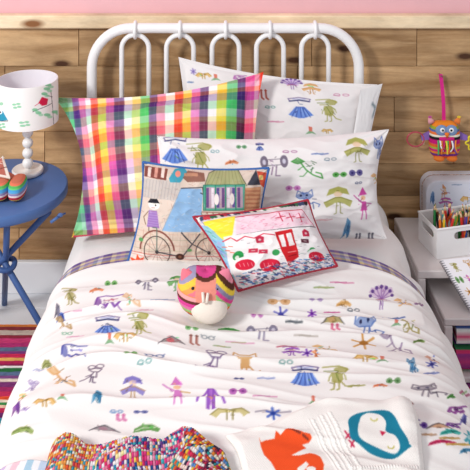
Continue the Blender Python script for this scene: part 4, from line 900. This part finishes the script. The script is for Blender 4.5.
for k in range(6): hp.S([(20+k*6,66-k*9),(30+k*6,66-k*9)],2.2,'f0e0d0'); hp.S([(45+k*4,66-k*6),(52+k*4,60-k*6)],2.2,'7c4840'); hp.S([(30+k*3,60-k*7),(36+k*3,54-k*7)],2,'e8a088')
U,Vv=np.meshgrid(np.linspace(0,1,60),np.linspace(0,1,60),indexing='ij')
TX=-.012+(-.095)*(1-Vv)*.0+((U-.5)*.115*(.06+.94*Vv)); TX=TX-.022-.02*Vv
TYy=.045-.055*Vv; TZ=.098-.036*Vv+.008*np.sin(U*PI)
Cc=hat.get((.5+(U-.5)*(.06+.94*Vv))*90,Vv*78)
tri=mesh_obj('hood',np.stack([TX,TYy,TZ],-1).reshape(-1,3),grid_faces(60,60),M_knit,parent=toy,cols=Cc.reshape(-1,3)); tri['label']='cream edged patterned hood'
so=tri.modifiers.new('s','SOLIDIFY'); so.thickness=.008; so.offset=1
mesh_obj('body',np.stack([-.034+.052*sx,.022+.024*sy,.035+.033*sz],-1).reshape(-1,3),grid_faces(nu,nv,closed=True),M_knit,parent=toy,cols=np.ones((nu*nv,3))*H('c8705c'))

# ------------------------------------------------------------------ right: nested benches
b1=empty('bench',(.86,-.18,0)); tag(b1,'whitewashed bench against the wall right of the bed, carrying the white box','bench')
def bx(name,x0,x1,y0,y1,z0,z1,root,m=M_bench,bev=.003):
    o=MB().box(((x0+x1)/2,(y0+y1)/2,(z0+z1)/2),(x1-x0,y1-y0,z1-z0),bev=bev).build(name,m,root,smooth=False); fix(o,root); return o
bx('bench_top',.615,1.25,-.355,-.02,.246,.27,b1)
bx('side_panel',.615,.638,-.355,-.02,.0115,.2455,b1); bx('side_panel',1.227,1.25,-.355,-.02,.0115,.2455,b1); bx('back_panel',.6385,1.2265,-.035,-.02,.0115,.2455,b1)
b2=empty('open_crate',(.9,-.34,0)); tag(b2,'low white open-fronted crate pushed under the bench, carrying the notebook','crate')
bx('crate_top',.660,1.21,-.478,-.13,.178,.2,b2); bx('side_panel',.660,.684,-.478,-.13,.0115,.1775,b2); bx('side_panel',1.186,1.21,-.478,-.13,.0115,.1775,b2); bx('crate_bottom',.6845,1.1855,-.478,-.13,.0115,.0285,b2); bx('back_panel',.6845,1.1855,-.145,-.13,.029,.1775,b2)
# folded striped blankets in the crate
for k,(sc,lab) in enumerate(((['3c8a58','d83c70','9c3c88','f0b050','c84484'],'striped magenta and dark green folded blanket at the bottom of the crate'),(['8c4898','4c68a8','f0f4f0','5cac60','e04c80'],'striped purple, blue and green folded blanket at the top of the crate'))):
    nu,nv=110,64; z0=.0292+k*.0735; hh=.072
    A,Tt=np.meshgrid(np.linspace(.70,1.17,nu),np.linspace(0,2*PI,nv,endpoint=False),indexing='ij')
    p_=.35; cc=np.cos(Tt); ss=np.sin(Tt)
    Yy=-.31+.155*np.sign(cc)*np.abs(cc)**p_; Zz=z0+hh/2+hh/2*np.sign(ss)*np.abs(ss)**p_
    Yy=Yy+np.where(cc<0,.003*np.abs(np.sin((Zz-z0)/hh*4*PI)),0)
    Cc=band((Zz-z0)/hh*9.99,sc+sc[::-1]).reshape(-1,3)
    ids=np.arange(nu*nv).reshape(nu,nv)
    Fs=[]
    G=grid_faces(nv,nu,closed=True)
    V=np.stack([A,Yy,Zz],-1).transpose(1,0,2).reshape(-1,3); Cc=Cc.reshape(nu,nv,3).transpose(1,0,2).reshape(-1,3)
    c0=V.reshape(nv,nu,3)[:,0].mean(0); c1=V.reshape(nv,nu,3)[:,-1].mean(0)
    V=np.vstack([V,c0,c1]); Cc=np.vstack([Cc,H(sc[0]),H(sc[0])]); caps=[]
    for q in range(nv):
        a0=q*nu; a1=((q+1)%nv)*nu; caps.append((a0,a1,nv*nu,nv*nu)); caps.append((a0+nu-1,a1+nu-1,nv*nu+1,nv*nu+1))
    fl=[tuple(f) for f in G]+[tuple(c[:3]) for c in caps]
    o=mesh_obj('folded_blanket',V,fl,M_knit,cols=Cc); tag(o,lab,'blanket','folded striped blankets in the crate')

# ------------------------------------------------------------------ white storage box with handles
bw,bd_,bh,th_=.215,.120,.093,.004
box=empty('storage_box',(.690,-.29,.2705),(0,0,.24)); tag(box,'white box with oval handle slots holding pencils, on the bench','storage box')
def slot_panel(name,w,h,sw,sh,sz_,M4):
    # panel in local X (0..w), Z (0..h), thickness along Y (0..th)
    cxp,czp=w/2,sz_; angs=sorted(set([2*PI*k/48 for k in range(48)]+[math.atan2(z-czp,x-cxp)%(2*PI) for x in(0,w) for z in(0,h)]))
    inn=[];out=[]
    for t in angs:
        c,s=math.cos(t),math.sin(t)
        n_=5.0; r_=1/((abs(c)/(sw/2))**n_+(abs(s)/(sh/2))**n_)**(1/n_) if False else None
        # stadium
        a=sw/2-sh/2; 
        if abs(c)>1e-9 and abs(s)*a/abs(c)<=sh/2:
            B_=a*abs(c); r_=B_+math.sqrt(max(0,B_*B_-(a*a-(sh/2)**2)))
        else: r_=(sh/2)/abs(s)
        inn.append((cxp+r_*c,czp+r_*s))
        R_=min(((w-cxp)/c if c>1e-9 else (cxp/-c if c<-1e-9 else 1e9)),((h-czp)/s if s>1e-9 else (czp/-s if s<-1e-9 else 1e9)))
        out.append((cxp+R_*c,czp+R_*s))
    n=len(angs); V=[(x,0,z) for x,z in inn]+[(x,0,z) for x,z in out]+[(x,th_,z) for x,z in inn]+[(x,th_,z) for x,z in out]; Fs=[]
    for k in range(n):
        j=(k+1)%n
        Fs+= [(k,j,n+j,n+k),(2*n+k,3*n+k,3*n+j,2*n+j),(k,2*n+k,2*n+j,j),(n+k,n+j,3*n+j,3*n+k)]
    m_=MB(); V=np.array(V)@M4[0].T+np.array(M4[1]); m_.add(V,Fs); return m_.build(name,M_white,box,smooth=False)
I3=np.eye(3)
slot_panel('front_panel',bw,bh,.094,.025,.066,(I3,(0,0,0)))
slot_panel('back_panel',bw,bh,.094,.025,.066,(I3,(0,bd_-th_,0)))
slot_panel('side_panel',bd_-2*th_,bh,.078,.025,.066,(rotz(PI/2),(th_,th_,0)))
slot_panel('side_panel',bd_-2*th_,bh,.078,.025,.066,(rotz(PI/2),(bw,th_,0)))
MB().box((bw/2,bd_/2,.003),(bw-2*th_,bd_-2*th_,.005)).build('bottom',M_white,box,smooth=False)
rm=MB(); rr_=.0035
rm.tube([(0,0,bh),(bw,0,bh),(bw,bd_,bh),(0,bd_,bh)],.0038,8,closed=True); rm.build('rim',M_white,box,smooth=False)
# pencils
r=random.Random(12)
PC={'red':'d8342c','orange':'ee7424','green':'2c8c48','light green':'7cc450','yellow':'f2cc34','brown':'6a3c28','black':'26262a','blue':'2c58a4','pink':'e0588c','turquoise':'2ca0a0','purple':'6c3c8c'}
order=['green','orange','brown','yellow','red','black','light green','orange','turquoise','green','red','brown','black','yellow','pink','orange','green','purple','red','blue','light green','brown','orange','green','black','red','turquoise','yellow','orange','pink','green','brown','red','light green']
Rb=rotz(.24); bo=np.array([.690,-.29,.2705]); proto={}
for k,cn in enumerate(order):
    fx=(k+.5)/len(order); bxp=.020+fx*(bw-.05); byp=r.uniform(.02,bd_-.02)
    top_x=min(max(bxp+r.uniform(-.035,.035),.012),bw-.012); top_y=min(max(byp+r.uniform(-.05,.05),.014),bd_-.014)
    base=np.array([bxp,byp,.0065]); tip=np.array([top_x,top_y,.108]); d=tip-base; d/=np.linalg.norm(d)
    ln=r.uniform(.122,.142)
    if cn not in proto:
        m_=MB(); m_.lathe([(0,0),(.0042,0),(.0042,.112),(0,.112)],(0,0,0),6); o=m_.build('pencil',mat('pencil_'+cn,PC[cn],.35),smooth=False)
        t_=MB(); t_.lathe([(.0042,.1121),(.0016,.1245),(0,.1245)],(0,0,0),8); c1=t_.build('sharpened_wood',mat('pencil_wood','e8c89c',.7),o); 
        t_=MB(); t_.lathe([(.0017,.1246),(0,.130)],(0,0,0),8); c2=t_.build('lead',mat('pencil_lead_'+cn,PC[cn],.5),o)
        proto[cn]=(o,c1,c2)
    else:
        s0=proto[cn]; o=s0[0].copy(); COL.objects.link(o)
        for c_ in s0[1:]:
            q=c_.copy(); COL.objects.link(q); q.parent=o
    from mathutils import Vector
    wd=Rb@d; wp=Rb@base+bo
    o.location=wp; o.rotation_euler=Vector(wd).to_track_quat('Z','Y').to_euler()
    cnt=order.count(cn)
    tag(o,('%s pencil with a sharpened tip standing in the white box'%cn) if cnt==1 else ('one of the %s pencils standing in the white box'%cn),'pencil','%s pencils in the white box'%cn if cnt>1 else None)
for k,(a,b_) in enumerate(((.150,.06),(.168,.045),(.185,.07))):     # zebra striped pens
    base=np.array([a-.02,b_,.0065]); d=np.array([.28+.1*k,-.05,1.]); d/=np.linalg.norm(d)
    nu,nv=14,70; A,Zs=np.meshgrid(np.linspace(0,2*PI,nu,endpoint=False),np.linspace(0,1,nv),indexing='ij')
    V=np.stack([.0048*np.cos(A),.0048*np.sin(A),Zs*.15],-1); V[:,0,:2]*=.0; V[:,-1,:2]*=0.0
    Cc=np.where((((A/(2*PI)+Zs*14)%1)<.5)[...,None],np.array(H('1e1e22')),np.array(H('f4f4f4')))
    o=mesh_obj('pen',V.reshape(-1,3),grid_faces(nu,nv,closed=True),M_lacquer,cols=Cc.reshape(-1,3))
    o.location=Rb@base+bo; o.rotation_euler=Vector(Rb@d).to_track_quat('Z','Y').to_euler()
    tag(o,'one of the black and white striped pens at the right of the white box','pen','striped pens in the white box')

# ------------------------------------------------------------------ little suitcase behind the box
sc_=empty('suitcase',(.705,-.100,.2705),(0,0,.01)); tag(sc_,'small white printed suitcase standing against the planks','suitcase')
sw,sh,sd,cr_=.29,.162,.078,.042
def rr_outline(w,h,r_,n=10):
    P=[]
    for (cx_,cz_,a0) in((w-r_,h-r_,0),(r_,h-r_,PI/2),(r_,r_,PI),(w-r_,r_,3*PI/2)):
        for k in range(n+1): t=a0+PI/2*k/n; P.append((cx_+r_*math.cos(t),cz_+r_*math.sin(t)))
    return P
def case_shell(y0,y1,inset=0):
    o_=rr_outline(sw,sh,cr_); n=len(o_); m_=MB(); V=[];cx_,cz_=sw/2,sh/2
    rings=[(y0,.90),(y0,.95),(y0+.003,.985),(y0+.008,1),(y1-.001,1),(y1,1)]
    for y,sg in rings: V+=[(cx_+(x-cx_)*(1-(1-sg)*.35) ,y,cz_+(z-cz_)*(1-(1-sg)*.55)) for x,z in o_]
    Fs=[tuple((i*n+k,i*n+(k+1)%n,(i+1)*n+(k+1)%n,(i+1)*n+k)) for i in range(len(rings)-1) for k in range(n)]
    Fs+=[tuple(range(n)),tuple((len(rings)-1)*n+k for k in range(n))[::-1]]
    m_.add(V,Fs); return m_
case_shell(.0,.044).build('lid',mat('suitcase_white','dfe0ec',.4),sc_,auto=35)
case_shell(.0505,sd).build('body',mat('suitcase_white','dfe0ec',.4),sc_,auto=35)
# patterned side band
o_=rr_outline(sw,sh,cr_,14); n=len(o_); V=[];Cc=[]
rb=random.Random(4)
dens=[]
for k in range(n):
    (xa,za),(xb,zb_)=o_[k],o_[(k+1)%n]; L=max(1,int(math.hypot(xb-xa,zb_-za)/.003))
    for q in range(L): dens.append((xa+(xb-xa)*q/L,za+(zb_-za)*q/L))
nd=len(dens); V=[]; Cc=[]
for x,z in dens:
    for q in range(6):
        y=.0442+.0062*q/5; bul=.0012*math.sin(PI*q/5); V.append((x+(x-sw/2)*bul*8-0*0,y,z+(z-sh/2)*bul*8)); Cc.append(H(rb.choice(['5a3a34','c8a090','e8d8d0','7c4a48','d8a8a0','a06a60','f0ece8','4a3430'])))
mesh_obj('patterned_band',V,grid_faces(nd,6,closed=True),M_lacquer,parent=sc_,cols=Cc)
cv=Cv(290,190,H('dfe2f0')); lp=Pen(cv,lambda X,Y:((X-421)*4.2,(Y-178)*3.6),2.4)
for m_ in((426,197,5,15,'bird','6a90c0','3a5a90'),(435,189,8,14,'wizard','d8905c','9a4a80'),(437,201,10,9,'girl','c05aa8','8a3a88'),(456,197,16,9,'wings','e8b868','c08a40'),(446,182,7,2,'line','90a0c0','90a0c0'),(461,186,8,3,'eyes','8090b8','8090b8'),(472,200,10,14,'croc','8aa050','6a8030')): motif(lp.sub(*m_[:4]),*m_[4:])
U,Vv=np.meshgrid(np.linspace(.05,.95,200),np.linspace(.06,.94,130),indexing='ij')
fc=np.stack([U*sw,np.full(U.shape,-.0006)-.002*np.sin(U*PI)*np.sin(Vv*PI),sh*(1-Vv)],-1)
# pull the corners in so the printed sheet follows the rounded lid
cxn=(U-.5)/.45; czn=(Vv-.5)/.44; nrm_=(np.abs(cxn)**7+np.abs(czn)**4.5)**(1/5.5); mx_=np.maximum(np.abs(cxn),np.abs(czn)); k_=np.where(nrm_>1e-6,mx_/nrm_,1); k_=np.minimum(k_,1)
fc[...,0]=sw/2+(fc[...,0]-sw/2)*k_; fc[...,2]=sh/2+(fc[...,2]-sh/2)*k_
mesh_obj('printed_front',fc.reshape(-1,3),grid_faces(200,130),M_lacquer,parent=sc_,cols=cv.get(U*290,Vv*190).reshape(-1,3))


# ------------------------------------------------------------------ spiral notebook
A_=np.array([.687,-.335,.288]); B_=np.array([.742,-.452,.2055]); sl=(A_[2]-B_[2])/(A_[1]-B_[1])
pw=np.array([.15,.012]); pw=pw/np.linalg.norm(pw)*.15
def pz(x,y): return B_[2]+sl*(y-B_[1])
C_=np.array([A_[0]+pw[0],A_[1]+pw[1],0]); D_=np.array([B_[0]+pw[0],B_[1]+pw[1],0]); C_[2]=pz(*C_[:2]); D_[2]=pz(*D_[:2])
nb=empty('spiral_notebook',tuple(B_)); tag(nb,'white wire-bound notebook with small drawings propped on the bench edge','notebook')
N_=np.cross(C_-A_,B_-A_); N_/=np.linalg.norm(N_); N_=N_ if N_[2]>0 else -N_
pg=MB(); base=np.array([A_,C_,D_,B_]); V=np.vstack([base+N_*.001,base+N_*.010])-B_
pg.add(V,[(0,1,2,3),(4,5,6,7),(0,1,5,4),(1,2,6,5),(2,3,7,6),(3,0,4,7)]); pg.build('pages',mat('paper','f0edf0',.8),nb,smooth=False)
cv=Cv(150,140,H('f0eef3')); lp=Pen(cv,lambda X,Y:(X,Y),1.6)
rn=random.Random(2)
for (X,Y,kd,c1,c2) in((30,25,'croc','a09a50','7a7030'),(75,20,'cat','c8904e','8a5a30'),(120,28,'girl','7a70c0','5a50a0'),(50,60,'wizard','c860b0','a04090'),(95,62,'lizard','58a050','3a7838'),(130,75,'skirt','5d86dc','2e3566'),(28,95,'star','d09850','a87030'),(70,100,'mouse','66507c','8a60a0'),(110,112,'worm','4a9ac0','3070a0'),(20,60,'mask','6f9c5c','3a7040'),(45,125,'bird','4890b8','206088')):
    motif(lp.sub(X,Y,22,22),kd,c1,c2)
U,Vv=np.meshgrid(np.linspace(0,1,120),np.linspace(0,1,110),indexing='ij'); e_=lambda q:q[...,None]
Pc=A_*e_((1-U)*(1-Vv))+C_*e_(U*(1-Vv))+D_*e_(U*Vv)+B_*e_((1-U)*Vv)+N_*.0112-B_
cvr=mesh_obj('cover',Pc.reshape(-1,3),grid_faces(120,110,flip=True),M_lacquer,parent=nb,cols=cv.get(U*150,Vv*140).reshape(-1,3))
so=cvr.modifiers.new('s','SOLIDIFY'); so.thickness=.001; so.offset=0
ed_=(B_-A_)/np.linalg.norm(B_-A_); pd=(C_-A_)/np.linalg.norm(C_-A_); Ln=np.linalg.norm(B_-A_)
ring0=None
for k in range(22):
    if ring0 is None:
        rg=MB().tube([tuple(.0065*(math.cos(t)*pd+math.sin(t)*N_)) for t in np.linspace(0,2*PI,16,endpoint=False)],.0011,6,closed=True); o=rg.build('ring',mat('grey_wire','8e8e98',.3,.6),nb); ring0=o
    else: o=ring0.copy(); COL.objects.link(o); o.parent=nb
    o.location=Vector(tuple(A_-B_+ed_*Ln*(k+.7)/22.5+N_*.006+pd*.002))

# ------------------------------------------------------------------ hanging owl toy
ox,oy,oz=.784,-.042,.552
owl=empty('hanging_owl_toy',(ox,oy,oz)); tag(owl,'striped owl soft toy hanging by a magenta strap on the planks','soft toy')
nu,nv=120,110
A,B=np.meshgrid(np.linspace(0,2*PI,nu,endpoint=False),np.linspace(0,PI,nv),indexing='ij')
sx=np.sin(B)*np.cos(A); sy=np.sin(B)*np.sin(A); sz=-np.cos(B)
se=lambda s,p_:np.sign(s)*np.abs(s)**p_
zz=.064*se(sz,.6); xx=.053*se(sx,.5)*(1-.10*np.clip(sz,0,1)**2)
yy=.030*se(sy,.9)
bandi=(.066-zz)/.132
ow=['f08a2c','f08a2c','9aa838','5a6ca8','e8783c','f0ecd8','1e1e24','c8207c','c8207c','e06a30','a8b048','d0307c','e8902c','7c3c90','e0582c','f0902c']
Cc=band(np.clip(bandi,0,.999)*15.99,ow).reshape(-1,3)
mesh_obj('body',np.stack([xx,yy,zz],-1).reshape(-1,3),grid_faces(nu,nv,closed=True),M_knit,parent=owl,cols=Cc)
fm_=mat('eye_patch','7c96c0',.9,bump=.3)
fe=MB(); fe.ball((-.017,-.027,.040),(.021,.006,.019),20,12); fe.ball((.017,-.027,.040),(.021,.006,.019),20,12); face=fe.build('face_patch',fm_,owl)
for s_ in(-1,1):
    e1=MB().ball((s_*.0155,-.033,.043),(.0085,.002,.0085),16,8).build('eye',mat('eye_white','f4f6f8',.5),owl)
    MB().ball((s_*.0145,-.0352,.043),(.004,.0012,.004),12,6).build('pupil',mat('black_bead','1c1c20',.2),e1)
MB().lathe([(0,-.018),(.007,-.002),(.0085,.004),(0,.006)],(0,-.034,.030),14,sy=.6).build('beak',mat('orange_felt','f08030',.9),owl)
MB().box((0,-.031,.012),(.052,.006,.014),bev=.003).build('chest_band',mat('magenta_felt','d01c7c',.9),owl)
rc=['4cb86c','f2f0f0','f08030','d8286c','ece43c','6ccc5c','e84c30','f4f4f4','7c4c9c','f09030']
for k in range(10):
    x0_=-.030+k*.0067; p=[(x0_,-.033,.008),(x0_+.003*math.sin(k*2),-.037,-.014),(x0_+.009*math.sin(k*1.7),-.036,-.034-.006*math.cos(k*3))]
    q=MB(); ww=np.array([.0026,0,.0006]); V=[];
    cur=catmull(p,5)
    for c in cur: V+=[c-ww,c+ww,c+ww+np.array([0,.0012,0]),c-ww+np.array([0,.0012,0])]
    n_=len(cur); Fs=[(i*4+j,i*4+(j+1)%4,(i+1)*4+(j+1)%4,(i+1)*4+j) for i in range(n_-1) for j in range(4)]+[(0,1,2,3),((n_-1)*4,(n_-1)*4+1,(n_-1)*4+2,(n_-1)*4+3)]
    q.add(V,Fs); q.build('ribbon',mat('ribbon_%s'%rc[k],rc[k],.6),owl)
for s_ in(-1,1):
    ea=MB(); ea.lathe([(.012,0),(.010,.010),(.004,.020),(0,.022)],(0,0,0),14,sy=.5); V=np.array(ea.v)@roty(s_*.5).T+np.array([s_*.043,0,.056]); ea.v=[tuple(v) for v in V]
    er=ea.build('ear',mat('ear_tuft_%d'%(s_+1),'e8803c' if s_>0 else 'e0a0a8',.9),owl)
    tw=MB()
    for k in range(5): t=-.7+k*.35; tw.tube([(s_*.050,0,.070),(s_*.050+.010*math.sin(t),-.004,.070+.012*math.cos(t))],.0014,6)
    tw.build('tassel',mat('tassel_%d'%(s_+1),'c85a9c' if s_<0 else 'f0d040',.9),er)
    wg=MB(); V=[(s_*.045,-.004,.030),(s_*.080,-.004,.012),(s_*.078,-.004,-.004),(s_*.050,-.004,.000)]; V=V+[(x,.006,z) for x,y,z in V]
    wg.add(V,[(0,1,2,3),(7,6,5,4),(0,4,5,1),(1,5,6,2),(2,6,7,3),(3,7,4,0)]); wi=wg.build('wing',mat('purple_felt','8a68b8',.9),owl,smooth=False)
    if s_<0:
        MB().tube([(-.100+.029*math.cos(t),-.002,.000+.025*math.sin(t)) for t in np.linspace(0,2*PI,36,endpoint=False)],.0028,8,closed=True).build('teething_ring',mat('clear_pink_plastic','b84858',.3),wi)['label']='pink plastic ring'
        MB().box((-.072,-.002,-.010),(.008,.003,.018),bev=.001).build('loop',mat('beige_tape','c8a890',.8),wi)
    else:
        P=[]
        for k in range(60): t=2*PI*k/60; R_=.021*(1+.22*math.cos(6*t)); P.append((.098+R_*math.cos(t),-.004,-.012+R_*math.sin(t)))
        MB().tube(P,.0028,8,closed=True).build('teething_ring',mat('yellow_plastic','f0e030',.3),wi)['label']='yellow flower-shaped ring'
for s_ in(-1,1):
    MB().ball((s_*.022,-.014,-.060),(.019,.017,.011),18,10).build('foot',mat('orange_felt','f08030',.9),owl)
sp=MB(); 
V=[]; pts_=[(.000,.004,.062),(-.0005,.006,.12),(-.002,.016,.170),(-.006,.022,.218)]
cur=catmull(pts_,6)
for c in cur: V+=[c+np.array([-.0062,0,0]),c+np.array([.0062,0,0]),c+np.array([.0062,.002,0]),c+np.array([-.0062,.002,0])]
n_=len(cur); sp.add(V,[(i*4+j,i*4+(j+1)%4,(i+1)*4+(j+1)%4,(i+1)*4+j) for i in range(n_-1) for j in range(4)]+[(0,1,2,3),((n_-1)*4,(n_-1)*4+1,(n_-1)*4+2,(n_-1)*4+3)])
sp.build('strap',mat('magenta_strap','d81e86',.6),owl,smooth=False)
hk=MB().tube([(.778,.0,.765),(.778,-.026,.765)],.0022,8); hk.ball((.778,-.027,.765),.0036,10,8); tag(hk.build('nail',mat('nail_steel','a06078',.4,.6)),'small nail in the planks holding the magenta strap','nail')

# ------------------------------------------------------------------ camera, light
sc=bpy.context.scene
cd=bpy.data.cameras.new('camera'); cam=bpy.data.objects.new('camera',cd); COL.objects.link(cam)
cam.location=(0,CAMY,CAMZ); cam.rotation_euler=(PI/2,0,0)
cd.sensor_width=36; cd.sensor_fit='HORIZONTAL'; cd.lens=F/470*36; cd.shift_x=(235-218)/470; cd.shift_y=-(235+172)/470; cd.clip_start=.05
sc.camera=cam
ld=bpy.data.lights.new('window_light','AREA'); ld.shape='RECTANGLE'; ld.size=.6; ld.size_y=.6; ld.energy=100; ld.color=(1,.985,.965)
lo=bpy.data.objects.new('window_light',ld); COL.objects.link(lo); lo.location=(-2.3,-3.1,2.6)
lo.rotation_euler=(Vector((.1,-.6,.4))-Vector(lo.location)).to_track_quat('-Z','Y').to_euler()
w=bpy.data.worlds.new('world'); sc.world=w; w.use_nodes=True; w.node_tree.nodes['Background'].inputs[0].default_value=(.96,.97,1,1); w.node_tree.nodes['Background'].inputs[1].default_value=.60
sc.view_settings.view_transform='Standard'; sc.view_settings.look='None'; sc.view_settings.gamma=1; sc.view_settings.use_curve_mapping=False; sc.view_settings.exposure=.08
